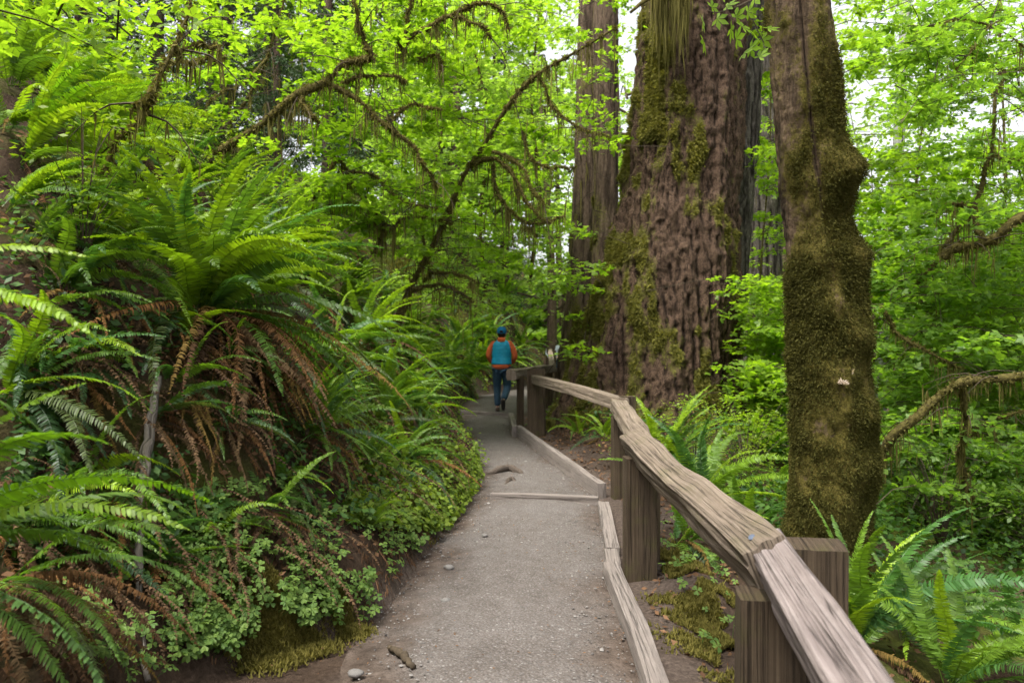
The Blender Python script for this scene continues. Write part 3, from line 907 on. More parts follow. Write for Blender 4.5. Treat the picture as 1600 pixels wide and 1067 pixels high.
def limb_mesh(ctrl, r0, r1, n=30, seg=8, seed=0, lump=.35):
    C = spline([P(*c) for c in ctrl], n)
    L = np.linspace(0, 1, n)
    C = C + .02 * np.stack([vnoise(np.stack([L * 9, L * 0 + k, L * 0 + seed], -1), 7) for k in range(3)], -1)
    r = .68 * (r0 + (r1 - r0) * L) * (1 + lump * vnoise(np.stack([L * 14, L * 0 + seed, L * 0], -1), 8))
    return C, r

def maple_clump(name, label, base, limbs, boxes, leaf='maple3', size=.085, mat='maple', per=55, ln=(.5, 1.0), group=None, moss=90, mlen=.3, cat='tree', trunk_r=.05, tilt=.42, extra_stem=None, hang=None):
    """a maple thing: mossy limbs (pixel paths with depth), flat leaf sprays inside boxes (px0,px1,py0,py1,Y0,Y1,n)"""
    base = np.asarray(base, float)
    t = empty(name, base)
    tag(t, label, cat, group)
    hang_pts, tuft_p, tuft_n = [], [], []
    for k, (ctrl, r0, r1) in enumerate(limbs):
        C, r = limb_mesh(ctrl, r0, r1, 34, 8, seed=k + int(base[1] * 10))
        V, F, _ = tube(C, r, 8)
        lo = mk('trunk' if k == 0 else 'branch', V - base, F, MAT['limb'], t, smooth=True)
        tk = lo if k == 0 else tk
        L = np.linalg.norm(np.diff(C, axis=0), axis=1).sum()
        tws = MB()
        for _ in range(int(L * 4)):
            i_ = RNG.integers(4, len(C)); dv = unit(RNG.normal(size=3) * [1, .8, .5] + [0, 0, -.25]); l_ = RNG.uniform(.2, .7)
            Ct = spline([C[i_], C[i_] + dv * l_ * .5 + [0, 0, .04], C[i_] + dv * l_ + [0, 0, -.08]], 6)
            Vt, Ft, _ = tube(Ct, np.linspace(.008, .002, 6), 4, cap=False); tws.add(Vt, Ft)
            if moss: hang_pts.append(np.repeat(Ct, 4, 0)[RNG.random(24) < .5])
        if tws.n: tag(tws.build('twigs', MAT['twig'], lo, loc=base), kind='stuff')
        m = int(L * moss)
        if m:
            idx = RNG.integers(0, len(C), m)
            clump_w = np.clip(vnoise(np.stack([idx * .45, idx * 0 + k, idx * 0.0 + base[0]], -1), 3) + .35, 0, 1)
            kp = RNG.random(m) < clump_w
            idx = idx[kp]
            hang_pts.append(C[idx] + RNG.normal(0, .02, (len(idx), 3)) - np.outer(r[idx] * .6, [0, 0, 1]))
            m2 = int(L * moss * 2.5)
            idx = RNG.integers(0, len(C), m2)
            nn = unit(RNG.normal(size=(m2, 3)))
            tuft_p.append(C[idx] + nn * r[idx][:, None]); tuft_n.append(nn)
    if hang_pts:
        hp = np.vstack(hang_pts)
        V, F = strands(hp, .04, mlen, .010)
        big = hp[(vnoise(hp * 3.1, 27) > .28) & (RNG.random(len(hp)) < .6)]
        if len(big):
            V2, F2 = strands(big, mlen * .6, mlen * 2.0, .014, .05)
            F = [np.concatenate([a_, b_ + len(V)]) for a_, b_ in zip(F, F2)]; V = np.vstack([V, V2])
        tag(mk('hanging_moss', V - base, F, MAT['moss_hang'], tk), kind='stuff')
        V, F = tufts(np.vstack(tuft_p), np.vstack(tuft_n), .035, .022, 1)
        tag(mk('moss', V - base, F, MAT['moss_hang'], tk), kind='stuff')
    cen, az, lns = [], [], []
    for (x0, x1, y0, y1, Y0, Y1, n) in boxes:
        Y = RNG.uniform(Y0, Y1, n)
        px = RNG.uniform(x0, x1, n); py = RNG.uniform(y0, y1, n)
        c = np.stack([(px - CX) * Y / FPX, Y, CAM_H - (py - HY) * Y / FPX], -1)
        c = c[c[:, 2] > H(c[:, 0], c[:, 1], False) + .15]
        # gather the sprays into layers with holes between them
        keep = fbm(c * [.9, .9, 2.2], 2, 91) > -.22
        c = c[keep]
        cen.append(c)
    if cen:
        cen = np.vstack(cen)
        az = RNG.uniform(0, 2 * np.pi, len(cen))
        lns = RNG.uniform(ln[0], ln[1], len(cen))
        p, hd = spray_points(cen, az, lns, per)
        V, F = leaves(p, size, leaf, tilt, hd)
        tag(mk('crown', V - base, F, MAT[mat], t), kind='stuff')
        tw = spray_twigs(cen, az, lns)
        tag(tw.build('twigs', MAT['twig'], t, loc=base), kind='stuff')
    return t

# ------------------------------------------------------------------ sword ferns
def frond_mesh(name, L, n, a0, a1, wid, power=1.2, sway=0.0, vfold=.18, dead=False, low=False, seed=0):
    """one frond: base at the origin, running out along +x, rising at angle a0 and ending at a1"""
    rg = np.random.default_rng(seed)
    K = 60
    t = np.linspace(0, 1, K)
    el = R(a0) + (R(a1) - R(a0)) * t ** power
    ds = L / (K - 1)
    x = np.concatenate([[0], np.cumsum(np.cos(el[:-1]) * ds)])
    z = np.concatenate([[0], np.cumsum(np.sin(el[:-1]) * ds)])
    y = sway * L * t ** 2 + .018 * np.sin(t * 7 + seed) + .05 * rg.normal() * L * t ** 3
    C = np.stack([x, y, z], -1)
    T = unit(np.gradient(C, axis=0))
    roll = rg.normal(0, .25) + rg.normal(0, .3) * t
    S0 = unit(np.cross(np.array([0, 0, 1.0]) * np.ones_like(T), T))
    S0 = np.where(np.abs(T[:, 2:3]) > .985, np.array([[0, 1.0, 0]]), S0)
    N0 = np.cross(T, S0)
    S = S0 * np.cos(roll)[:, None] + N0 * np.sin(roll)[:, None]
    N = np.cross(T, S)
    mb = MB()
    V, F, _ = tube(C[::6] if not low else C[::12], np.linspace(.0035, .0012, len(C[::6] if not low else C[::12])), 3, cap=False)
    mb.add(V, F)
    tp = np.linspace(.09, .985, n)
    prof = np.minimum(1, (tp - .05) / .22) ** .55 * np.clip(1 - tp, 0, 1) ** .62 * 1.12
    prof = np.minimum(prof, 1.0)
    step = L * (tp[1] - tp[0])
    for sgn in (-1, 1):
        tj = np.clip(tp + rg.normal(0, .002, n) + (0.35 * (tp[1] - tp[0]) if sgn > 0 else 0), 0, 1) * (K - 1)
        i0 = np.minimum(tj.astype(int), K - 2); f = (tj - i0)[:, None]
        c = C[i0] * (1 - f) + C[i0 + 1] * f
        Tt, Ss, Nn = T[i0], S[i0] * sgn, N[i0]
        ln = (wid * prof * rg.uniform(.86, 1.1, n))[:, None]
        if dead: ln = ln * rg.uniform(.45, 1.0, (n, 1))
        ln = ln * np.where(rg.random((n, 1)) < .05, rg.uniform(.1, .6, (n, 1)), 1)
        fw = .18 + .5 * tp[:, None] ** 2
        drp = vfold + rg.normal(0, .10, (n, 1)) + (rg.normal(.3, .32, (n, 1)) if dead else 0)
        D = unit(Ss + fw * Tt - drp * Nn)
        hw = np.minimum(step * .47, .011) * (1 + .0 * tp[:, None])
        W = unit(Tt - D * (Tt * D).sum(1, keepdims=True) + rg.normal(0, .25, (n, 1)) * Nn + .25 * Nn) * hw
        tip = c + D * ln + Tt * ln * .12 - Nn * ln * (.10 + (.3 if dead else 0))
        m1 = c + D * ln * .35 ; m2 = c + D * ln * .72 + Tt * ln * .03 - Nn * ln * .02
        if low:
            V = np.stack([c - W * .8, c + W * .8, m1 + W * 1.2, tip, m1 - W * 1.2], 1)
            b = np.arange(n)[:, None] * 5
            mb.add(V.reshape(-1, 3), [b + [[0, 1, 2, 4]], b + [[4, 2, 3]]])
        else:
            V = np.stack([c - W * .75, c + W * .75, m1 - W, m1 + W, m2 - W * .72, m2 + W * .72, tip], 1)
            b = np.arange(n)[:, None] * 7
            mb.add(V.reshape(-1, 3), [b + [[0, 1, 3, 2]], b + [[2, 3, 5, 4]], b + [[4, 5, 6]]])
    return mb.build(name, MAT['dead_frond' if dead else 'frond'], link=False)

FR = {'up': [], 'arch': [], 'low': [], 'dead': [], 'up_far': [], 'arch_far': [], 'low_far': [], 'dead_far': []}
for k in range(6):
    FR['up'].append(frond_mesh('frond', 1.0, 62, 76 - 4 * k, 24 - 9 * k, .082, 1.5, .08 * (k - 2.5), seed=k))
    FR['arch'].append(frond_mesh('frond', 1.0, 62, 60 - 5 * k, -15 - 9 * k, .085, 1.25, .10 * (k - 2.5), seed=10 + k))
    FR['low'].append(frond_mesh('frond', 1.0, 62, 28 - 6 * k, -54 - 5 * k, .082, .95, .10 * (2.5 - k), seed=20 + k))
    FR['dead'].append(frond_mesh('frond', 1.0, 64, 28 - 9 * k, -60 - 5 * k, .072, .6, .12 * (k - 2.5), dead=True, seed=30 + k))
    FR['up_far'].append(frond_mesh('frond', 1.0, 34, 74 - 4 * k, 22 - 9 * k, .088, 1.5, .08 * (k - 2.5), low=True, seed=40 + k))
    FR['arch_far'].append(frond_mesh('frond', 1.0, 34, 58 - 5 * k, -17 - 9 * k, .09, 1.25, .10 * (k - 2.5), low=True, seed=50 + k))
    FR['low_far'].append(frond_mesh('frond', 1.0, 34, 26 - 6 * k, -56 - 5 * k, .088, .95, .1 * (2.5 - k), low=True, seed=60 + k))
    FR['dead_far'].append(frond_mesh('frond', 1.0, 28, 28 - 9 * k, -60 - 5 * k, .06, .6, .1 * (k - 2.5), dead=True, low=True, seed=70 + k))

YOUNG = [(0.16, 0.26, 0.013), (0.19, 0.29, 0.015), (0.13, 0.225, 0.013)]
MATURE = [(0.07, 0.14, 0.018), (0.095, 0.175, 0.018), (0.05, 0.12, 0.026), (0.11, 0.195, 0.018)]
OLD = [(0.032, 0.075, 0.024), (0.045, 0.09, 0.03), (0.075, 0.105, 0.03)]
BROWN = [(0.11, 0.055, 0.022), (0.075, 0.04, 0.02), (0.17, 0.085, 0.03), (0.05, 0.029, 0.016), (0.11, 0.07, 0.035), (0.14, 0.09, 0.025)]

def fern(loc, n, L, label, group=None, young=.3, dead=2, az=None, spread=math.pi, far=None, mix=(.35, .4, .25), name='sword_fern', aimed=()):
    """fern > frond...; az = downhill heading that the fronds favour"""
    loc = np.asarray(loc, float)
    t = empty(name, loc)
    tag(t, label, 'fern', group)
    far = (loc[1] > 9) if far is None else far
    sf = '_far' if far else ''
    for k in range(n):
        u = random.random()
        a_ = random.uniform(-math.pi, math.pi) if az is None else az + random.gauss(0, 1) * spread * .5
        uphill = az is not None and math.cos(a_ - az) < -.2
        kind = 'up' if u < mix[0] or uphill else ('arch' if u < mix[0] + mix[1] else 'low')
        me = random.choice(FR[kind + sf])
        if kind == 'low': col = random.choice(OLD + MATURE[:2])
        else: col = random.choice(YOUNG) if random.random() < young else random.choice(MATURE)
        f = random.uniform(.8, 1.2)
        inst('frond', me, t, (random.gauss(0, .025), random.gauss(0, .025), random.uniform(-.02, .03)), (random.gauss(0, .12), random.gauss(0, .12), a_),
             (L * random.uniform(.7, 1.12), L * random.uniform(.85, 1.05), L * random.uniform(.75, 1.1)), tuple(c * f for c in col))
    for (a_, kind, sc_, col) in aimed:
        inst('frond', FR[kind + sf][int(abs(a_ * 10)) % 6], t, (0, 0, .02), (0, 0, a_), sc_, col)
    for k in range(dead):
        a_ = random.uniform(-math.pi, math.pi) if az is None else az + random.gauss(0, .75)
        inst('dead_frond', random.choice(FR['dead' + sf]), t, (random.gauss(0, .03), random.gauss(0, .03), random.uniform(-.05, .02)), (random.gauss(0, .15), random.gauss(0, .15), a_),
             L * random.uniform(.55, 1.05), random.choice(BROWN))
    return t

taken = []
def where(px, py):
    """where on the bank a fern is seen, by things one can find"""
    if px < 110: a_ = 'at the left edge'
    elif px < 250: a_ = 'left of the biggest fern'
    elif px < 400: a_ = 'around the biggest fern'
    elif px < 510: a_ = 'right of the biggest fern'
    elif px < 610: a_ = 'midway to the hiker'
    elif px < 720: a_ = 'below the slanting bough'
    else: a_ = 'behind the hiker'
    b_ = ['at the top', 'high up', 'at mid height', 'low down', 'near the bottom'][int(np.clip((py - 60) / 170, 0, 4))]
    return a_ + ', ' + b_
def bank_fern(px, py, n, L, label, dz=.05, Y=None, **k):
    p = hit(px, py) if Y is None else np.array([(px - CX) * Y / FPX, Y, Hs((px - CX) * Y / FPX, Y)])
    if p is None: return
    taken.append(p[:2])
    k.setdefault('az', R(-15)); k.setdefault('spread', 1.5)
    return fern(p + [0, 0, dz], n, L, label, **k)

LG = (0.125, 0.25, 0.013)
# large ferns one can point to on the left bank
bank_fern(315, 520, 60, 1.22, 'biggest sword fern on the left bank, spreading over a skirt of dead brown fronds', dz=.10, young=.32, dead=58, spread=1.9, mix=(.40, .40, .2))
bank_fern(40, 270, 14, 1.0, 'lime green sword fern with upright fronds near the top left corner', young=.8, dead=2, mix=(.6, .35, .05), spread=.8, az=R(10), aimed=[(R(5), 'up', 1.15, LG), (R(-12), 'up', 1.1, LG), (R(20), 'up', 1.1, LG), (R(-30), 'up', 1.0, LG)])
bank_fern(4, 640, 17, .78, 'out of focus sword fern at the left edge halfway up the picture', young=.4, dead=5, spread=1.1, az=R(10), mix=(.15, .5, .35))
bank_fern(4, 850, 12, .72, 'fern with yellowing and brown fronds in the lower left corner', young=.05, dead=16, spread=1.1, az=R(0), mix=(.05, .45, .5))
bank_fern(440, 300, 14, .95, 'upright light green fern standing above the biggest fern on the bank', young=.75, dead=2, spread=2.2, mix=(.75, .2, .05))
bank_fern(438, 765, 9, .46, 'small grey green fern hanging below the biggest fern beside sorrel leaves', young=.05, dead=5, mix=(.1, .4, .5), spread=1.2)
bank_fern(650, 575, 18, .95, 'broad dark green fern drooping over the trail edge left of the hiker', young=.25, dead=7, mix=(.15, .45, .4), spread=1.4)
bank_fern(575, 835, 8, .34, 'little light green fern low on the bank by the trail edge', young=.6, dead=1, mix=(.3, .5, .2))
bank_fern(600, 740, 9, .42, 'small feathery fern on the bank just above the leafy ledge', young=.3, dead=2, mix=(.3, .4, .3))
bank_fern(560, 440, 18, 1.0, 'arching fern right of the biggest fern with fronds sweeping towards the trail', young=.45, dead=7, mix=(.3, .5, .2))
bank_fern(12, 345, 14, .7, 'fern covering the bare bank at the left edge below the lime fern', young=.3, dead=4, az=R(0), mix=(.3, .5, .2))
bank_fern(8, 215, 14, .75, 'fern at the very left edge beside the lime fern', young=.5, dead=2, az=R(5), mix=(.4, .5, .1))
bank_fern(62, 395, 14, .65, 'dark fern between the left edge and the dim blue green fern', young=.15, dead=6, az=R(-10), mix=(.2, .5, .3))
bank_fern(15, 120, 14, .8, 'bright fern in the top left corner', young=.7, dead=0, az=R(0), mix=(.5, .5, .0))
bank_fern(95, 470, 14, .75, 'dim blue green fern behind the blurred fronds at the left edge', young=.1, dead=6, mix=(.2, .45, .35))
def near_fern(x, y, n, L, label, dz=.1, **k):
    taken.append((x, y))
    return fern((x, y, Hs(x, y) + dz), n, L, label, **k)
near_fern(-1.80, 2.25, 8, .95, 'blurred bright fern reaching in from the left edge at mid height', dz=.25, young=.6, dead=2, az=R(12), spread=.8, mix=(.1, .6, .3), aimed=[(R(18), 'arch', 1.0, LG), (R(4), 'arch', .95, (.10, .2, .014)), (R(-12), 'low', 1.0, (.06, .12, .03)), (R(30), 'arch', .9, LG)])
near_fern(-1.95, 2.0, 10, .85, 'blurred lime fern reaching in from the upper left edge', dz=.75, young=.9, dead=0, az=R(28), spread=.7, mix=(.3, .6, .1))
near_fern(-1.72, 2.75, 6, .72, 'blue green fern whose fronds cross in front of the dead pole', dz=.22, young=.0, dead=22, az=R(2), spread=.7, mix=(.0, .4, .6))
# right of the fence
def right_fern(px, Y, n, L, label, **k):
    x = (px - CX) * Y / FPX
    taken.append((x, Y))
    return fern((x, Y, Hs(x, Y) + .04), n, L, label, far=False, **k)
right_fern(1030, 8.6, 28, 1.25, 'lush fern rising behind the fence right of the wavy rail joint', young=.3, dead=2, az=R(15), spread=1.6, mix=(.5, .4, .1))
right_fern(1095, 7.2, 22, 1.1, 'fern behind the wavy rail in front of the giant spruce', young=.35, dead=2, az=R(30), spread=2.2, mix=(.45, .4, .15))
right_fern(1065, 5.7, 14, .7, 'low fern under the middle of the wavy rail', young=.25, dead=4, az=R(-20), spread=2.4, mix=(.25, .5, .25))
right_fern(1165, 6.8, 16, .85, 'fern in the gap between the wavy rail and the mossy maple', young=.3, dead=2, mix=(.35, .5, .15))
right_fern(1335, 4.5, 22, .95, 'near fern right behind the tall fence post at lower right', young=.2, dead=2, az=R(20), spread=2.0, mix=(.45, .45, .1),
           aimed=[(R(12), 'up', 1.15, (.05, .13, .02)), (R(-10), 'arch', 1.2, (.05, .13, .03)), (R(-25), 'arch', 1.1, (.05, .13, .03))])
right_fern(1490, 4.2, 24, .9, 'fern with arching fronds in the lower right corner', young=.15, dead=3, az=R(-30), spread=2.6, mix=(.15, .6, .25))
right_fern(1590, 5.0, 14, .85, 'fern at the right edge below the maple thicket', young=.2, dead=2, mix=(.3, .5, .2))
right_fern(1420, 5.0, 18, .85, 'fern between the two near ferns and the foot of the mossy maple', young=.2, dead=3, az=R(-20), spread=2.4, mix=(.3, .5, .2))
for px_, Y_, L_, lab in ((868, 12.9, .7, 'small fern behind the paired posts at the spruce roots'), (905, 11.4, .55, 'little fern on the dirt slope below the giant spruce'), (945, 10.6, .7, 'fern under the sagging rail in front of the spruce roots'), (1000, 9.9, .8, 'fern between the spruce roots and the rail joint')):
    right_fern(px_, Y_, 12, L_, lab, young=.4, dead=2, mix=(.4, .5, .1))
# the far bank behind the hiker
for px, py, lab in ((752, 578, 'low fern at the trail edge directly left of the hiker'), (790, 575, 'fern filling the bank just behind the hiker'), (728, 600, 'bright fern overhanging the trail bend left of the hiker'), (765, 530, 'dark fern on the far bank straight above the hiker'), (812, 548, 'pale drooping fern on the far bank just right of the hiker'), (722, 545, 'fern at the foot of the far bank left of the hiker'),
                    (842, 520, 'fern on the far bank above the paired fence posts')):
    bank_fern(px, py, 26, 1.4, lab, young=.3, dead=6, az=R(-80), spread=2.4, far=True)

# the many ferns massed on the bank: no telling them apart
def scatter_ferns(count, xr_, yr_, gap, label, group, L=(.75, 1.1), n=(14, 21), **k):
    made = 0
    for _ in range(count * 12):
        if made >= count: break
        px, py = random.uniform(*xr_), random.uniform(*yr_)
        p = hit(px, py)
        if p is None or xl(p[1]) - p[0] < .35: continue
        if any((p[0] - q_[0]) ** 2 + (p[1] - q_[1]) ** 2 < (gap * (1 + p[1] * .02)) ** 2 for q_ in taken): continue
        taken.append(p[:2])
        f = 1.15 if p[1] > 12 else 1
        fern(p + [0, 0, .03], random.randint(*n), random.uniform(*L) * f, label + ' ' + where(px, py), group, az=R(-20), spread=1.7, **k)
        made += 1
scatter_ferns(16, (-60, 200), (20, 200), .5, 'bright fern on the bank crest', 'ferns at the top left', young=.6, dead=1)
scatter_ferns(40, (0, 430), (150, 480), .42, 'sword fern in the mass', 'ferns high on the left bank', young=.4, dead=5)
scatter_ferns(42, (420, 720), (260, 570), .45, 'arching fern in the mass', 'ferns on the bank towards the hiker', young=.42, dead=6)
scatter_ferns(34, (0, 420), (480, 900), .2, 'small ragged fern', 'ferns at lower left', L=(.45, .7), n=(5, 8), young=.15, dead=13, mix=(.1, .45, .45))
scatter_ferns(26, (640, 870), (400, 590), .6, 'distant bank fern', 'ferns on the far bank', L=(.9, 1.3), young=.35, dead=4)
scatter_ferns(24, (400, 660), (540, 740), .28, 'brown skirted steep bank fern', 'ferns on the steep bank', L=(.45, .75), young=.25, dead=9)
made = 0
for _ in range(400):
    if made >= 24: break
    y_ = random.uniform(5, 22); x_ = xr(y_) + random.uniform(1.2, 7)
    if any((x_ - q_[0]) ** 2 + (y_ - q_[1]) ** 2 < .8 ** 2 for q_ in taken) or math.hypot(x_ - 2.4, y_ - 13) < 1.8 or math.hypot(x_ - 2.35, y_ - 6) < .6: continue
    taken.append((x_, y_)); made += 1
    fern((x_, y_, Hs(x_, y_) + .03), random.randint(8, 13), random.uniform(.55, .95), 'fern right of the fence, ' + ('near the mossy maple' if y_ < 9 else 'beside the giant spruce' if y_ < 15 else 'far back') + (', close to the rails' if x_ - xr(y_) < 3 else ', deep in the thicket' if x_ - xr(y_) > 5 else ', in the open middle'), 'ferns right of the fence', young=.3, dead=2)

# ------------------------------------------------------------------ maples, shrubs and thickets
maple_clump('vine_maple', 'slanting vine maple bough with shaggy moss leaning right above the hiker', P(640, 452, 11.5),
    [([(600, 600, 11.6), (612, 530, 11.6), (640, 452, 11.5), (668, 395, 11.3), (700, 330, 11.2), (725, 275, 11), (752, 232, 11), (790, 170, 10.8), (820, 135, 10.6), (855, 108, 10.4), (900, 82, 10.2), (960, 45, 10)], .085, .022),
     ([(742, 258, 11), (770, 250, 10.8), (795, 265, 10.7), (815, 300, 10.6), (838, 335, 10.5), (860, 350, 10.5)], .045, .014),
     ([(760, 235, 11), (790, 245, 10.8), (815, 262, 10.6), (835, 300, 10.5), (850, 318, 10.4)], .035, .01),
     ([(815, 205, 10.9), (830, 250, 10.8), (862, 262, 10.7), (900, 260, 10.5)], .018, .006),
     ([(842, 122, 10.5), (865, 165, 10.4), (905, 200, 10.3), (950, 212, 10.2)], .02, .006),
     ([(770, 260, 10.9), (775, 300, 10.8), (800, 330, 10.8), (830, 350, 10.7), (880, 340, 10.6)], .03, .008),
     ([(700, 335, 11.2), (690, 345, 11.4), (708, 352, 11.1)], .04, .012)],
    [(560, 870, -40, 300, 10.5, 13.5, 84), (640, 880, 280, 420, 11.5, 14, 30)], moss=230, mlen=.42)
maple_clump('vine_maple', 'arching mossy vine maple limb sweeping across the upper left centre', P(325, 252, 9.5),
    [([(270, 310, 9.7), (325, 252, 9.5), (360, 225, 9.4), (400, 203, 9.3), (440, 168, 9.2), (470, 145, 9.1), (510, 128, 9), (535, 100, 9), (560, 92, 8.9), (582, 88, 8.9)], .085, .045),
     ([(580, 88, 8.9), (568, 55, 8.9), (556, 25, 8.8), (545, -30, 8.8)], .035, .02),
     ([(510, 128, 9), (560, 160, 9), (600, 195, 9), (640, 225, 9.1), (665, 262, 9.1), (682, 290, 9.2)], .04, .012),
     ([(535, 132, 9), (575, 118, 9), (620, 122, 9), (632, 128, 9)], .03, .01),
     ([(625, 72, 9.3), (650, 55, 9.2), (690, 35, 9.1), (720, 15, 9.1), (752, 4, 9), (780, 14, 9), (796, 42, 9)], .05, .014),
     ([(634, 66, 9.3), (636, 30, 9.3), (645, -20, 9.3)], .03, .02),
     ([(705, 28, 9.1), (735, 33, 9), (758, 46, 9), (768, 58, 9)], .028, .01),
     ([(645, 85, 9.4), (655, 92, 9.3), (682, 88, 9.2), (690, 115, 9.2)], .024, .01),
     ([(470, 145, 9.1), (480, 175, 9), (498, 192, 9)], .05, .02),
     ([(600, 195, 9), (640, 165, 9.2), (690, 172, 9.2)], .018, .008)],
    [(480, 720, -40, 210, 9.2, 11.5, 62), (430, 640, 190, 330, 9.7, 11.5, 26)], moss=230, mlen=.32)
maple_clump('vine_maple', 'tangle of thin mossy stems below the arching limb left of the slanting bough', P(585, 395, 11),
    [([(585, 395, 11), (600, 350, 11), (575, 320, 10.9), (540, 262, 10.8), (520, 245, 10.7)], .04, .02),
     ([(525, 250, 10.7), (505, 285, 10.6), (488, 315, 10.6)], .05, .02),
     ([(545, 268, 10.8), (585, 275, 10.8), (610, 300, 10.7), (640, 318, 10.7), (680, 326, 10.6)], .03, .012),
     ([(610, 360, 11), (640, 340, 11), (690, 345, 10.9)], .02, .01),
     ([(660, 440, 11.5), (680, 425, 11.3), (720, 430, 11.1), (750, 445, 11)], .03, .01),
     ([(640, 452, 11.5), (690, 445, 11.2), (735, 468, 11.2)], .05, .02)],
    [(450, 680, 230, 400, 10.8, 13, 60)], moss=170, mlen=.5)
maple_clump('vine_maple', 'broken mossy branch with draped moss above the lime fern at upper left', P(165, 260, 4.6),
    [([(165, 262, 4.6), (190, 215, 4.6), (222, 175, 4.6), (250, 125, 4.6), (275, 75, 4.7), (295, 25, 4.8), (290, -30, 4.9)], .02, .012),
     ([(240, 148, 4.6), (225, 160, 4.55), (205, 168, 4.5)], .018, .008),
     ([(272, 82, 4.7), (310, 70, 4.8), (340, 76, 4.8)], .012, .006),
     ([(265, 95, 4.7), (300, 100, 4.9), (350, 95, 5.0)], .01, .005)],
    [(-20, 190, -40, 40, 3.2, 4.2, 9), (-20, 200, 40, 260, 6, 8, 3), (150, 420, -40, 110, 6.5, 9, 7)], moss=150, mlen=.20, size=.055, per=50)
maple_clump('vine_maple', 'leafy vine maple over the upper left bank under the conifers', P(400, 150, 11),
    [([(360, 190, 11), (390, 150, 11), (420, 90, 11), (440, 10, 11), (445, -50, 11)], .035, .02),
     ([(420, 90, 11), (380, 130, 10.5), (340, 150, 10), (320, 180, 10)], .025, .01)],
    [(280, 560, -40, 150, 9.5, 13, 30), (230, 480, 90, 230, 9, 12, 6)], moss=70)
maple_clump('vine_maple', 'vine maple screen glowing behind the slanting bough left of the trunk pair', P(770, 440, 16),
    [([(760, 450, 16), (750, 330, 16), (765, 200, 16), (740, 60, 16), (745, -40, 16)], .06, .03),
     ([(830, 440, 16), (842, 300, 16.2), (830, 150, 16.2), (850, -40, 16)], .05, .03),
     ([(672, 440, 16), (660, 330, 16), (690, 200, 16), (680, -40, 16)], .04, .03)],
    [(560, 880, -60, 300, 14, 18, 230), (600, 870, 260, 480, 14, 19, 90), (860, 980, -40, 420, 19, 23, 90)], moss=60, size=.095, per=56, ln=(.6, 1.2), mat='far_leaf')
maple_clump('vine_maple', 'young maple sprays growing in front of the close pair of trunks', P(925, 600, 12.5),
    [([(905, 650, 12.5), (910, 560, 12.5), (925, 430, 12.5), (930, 250, 12.5), (925, 60, 12.5), (930, -40, 12.5)], .012, .006)],
    [(868, 985, -40, 230, 11.5, 14, 26), (870, 940, 340, 560, 11.5, 14, 16)], moss=0, per=30, ln=(.4, .8))
maple_clump('vine_maple', 'bushy maple between the giant spruce and the mossy maple', P(1180, 650, 16),
    [([(1185, 690, 16), (1180, 560, 16), (1190, 400, 16.2), (1205, 200, 16.5), (1200, -40, 16.5)], .04, .02)],
    [(1150, 1260, 430, 640, 11, 15, 130), (1160, 1270, 180, 460, 15, 24, 120), (1165, 1235, -40, 280, 13, 18, 46), (1170, 1270, 560, 720, 9.5, 12, 60)], moss=20, mat='maple', per=50)
maple_clump('vine_maple', 'mossy crooked maple with bent limbs in the thicket right of the mossy maple', P(1440, 660, 9),
    [([(1370, 730, 7.6), (1385, 700, 7.5), (1430, 650, 7.4), (1470, 618, 7.4), (1510, 598, 7.3), (1560, 590, 7.3), (1640, 575, 7.2)], .07, .05),
     ([(1470, 400, 8.2), (1510, 385, 8.1), (1550, 375, 8), (1585, 345, 7.9), (1640, 322, 7.9)], .06, .075),
     ([(1470, 318, 10), (1500, 322, 10), (1520, 330, 10), (1535, 290, 10), (1540, 260, 10), (1552, 225, 10), (1556, 150, 10), (1570, 115, 10), (1540, 85, 10)], .045, .02),
     ([(1520, 330, 10), (1530, 365, 9.9), (1560, 380, 9.6)], .05, .04),
     ([(1552, 240, 10), (1580, 252, 10), (1620, 262, 10)], .03, .02),
     ([(1560, 120, 10), (1590, 108, 10), (1640, 90, 10)], .04, .04),
     ([(1500, 602, 7.4), (1512, 660, 7.5), (1500, 720, 7.6), (1520, 780, 7.7)], .04, .03),
     ([(1380, 480, 9.5), (1400, 520, 9.4), (1440, 545, 9.3), (1500, 575, 9.2)], .03, .02),
     ([(1430, 450, 10), (1465, 405, 10), (1480, 380, 10), (1500, 345, 10)], .035, .03),
     ([(1500, 700, 9.2), (1540, 660, 9), (1600, 640, 9)], .02, .015)],
    [(1370, 1680, 330, 650, 9.2, 12.5, 230), (1380, 1680, 640, 860, 8.6, 11.5, 240), (1400, 1680, 60, 350, 9.6, 13, 80), (1370, 1680, 250, 800, 7, 9, 16)], moss=170, mlen=.30, mat='maple_cool', per=48)
maple_clump('vine_maple', 'pale green maple screen behind the crooked limbs on the right', P(1500, 650, 15),
    [([(1420, 720, 15), (1440, 500, 15), (1430, 300, 15), (1450, 100, 15), (1440, -40, 15)], .04, .02),
     ([(1560, 720, 16), (1540, 500, 16), (1570, 300, 16), (1560, -40, 16)], .05, .03),
     ([(1350, 700, 16), (1370, 480, 16), (1360, 250, 16)], .03, .02)],
    [(1320, 1700, 230, 480, 12, 18, 420), (1320, 1700, 460, 760, 12, 17, 380), (1300, 1420, -40, 250, 12, 17, 45), (1380, 1700, 0, 250, 13, 18, 18)], moss=40, size=.1, per=52, ln=(.6, 1.2))
maple_clump('vine_maple', 'leafy maple bough hanging into the top right corner', P(1650, 300, 9),
    [([(1700, 260, 8), (1640, 130, 8), (1580, 60, 8), (1500, 30, 8), (1440, 45, 8)], .02, .008),
     ([(1560, 30, 8), (1510, 90, 8), (1470, 130, 8)], .012, .005)],
    [(1390, 1640, -40, 110, 7.5, 9, 44), (1420, 1520, 90, 180, 7.5, 9, 14)], leaf='maple5', size=.10, per=22, moss=30, mat='maple_cool')

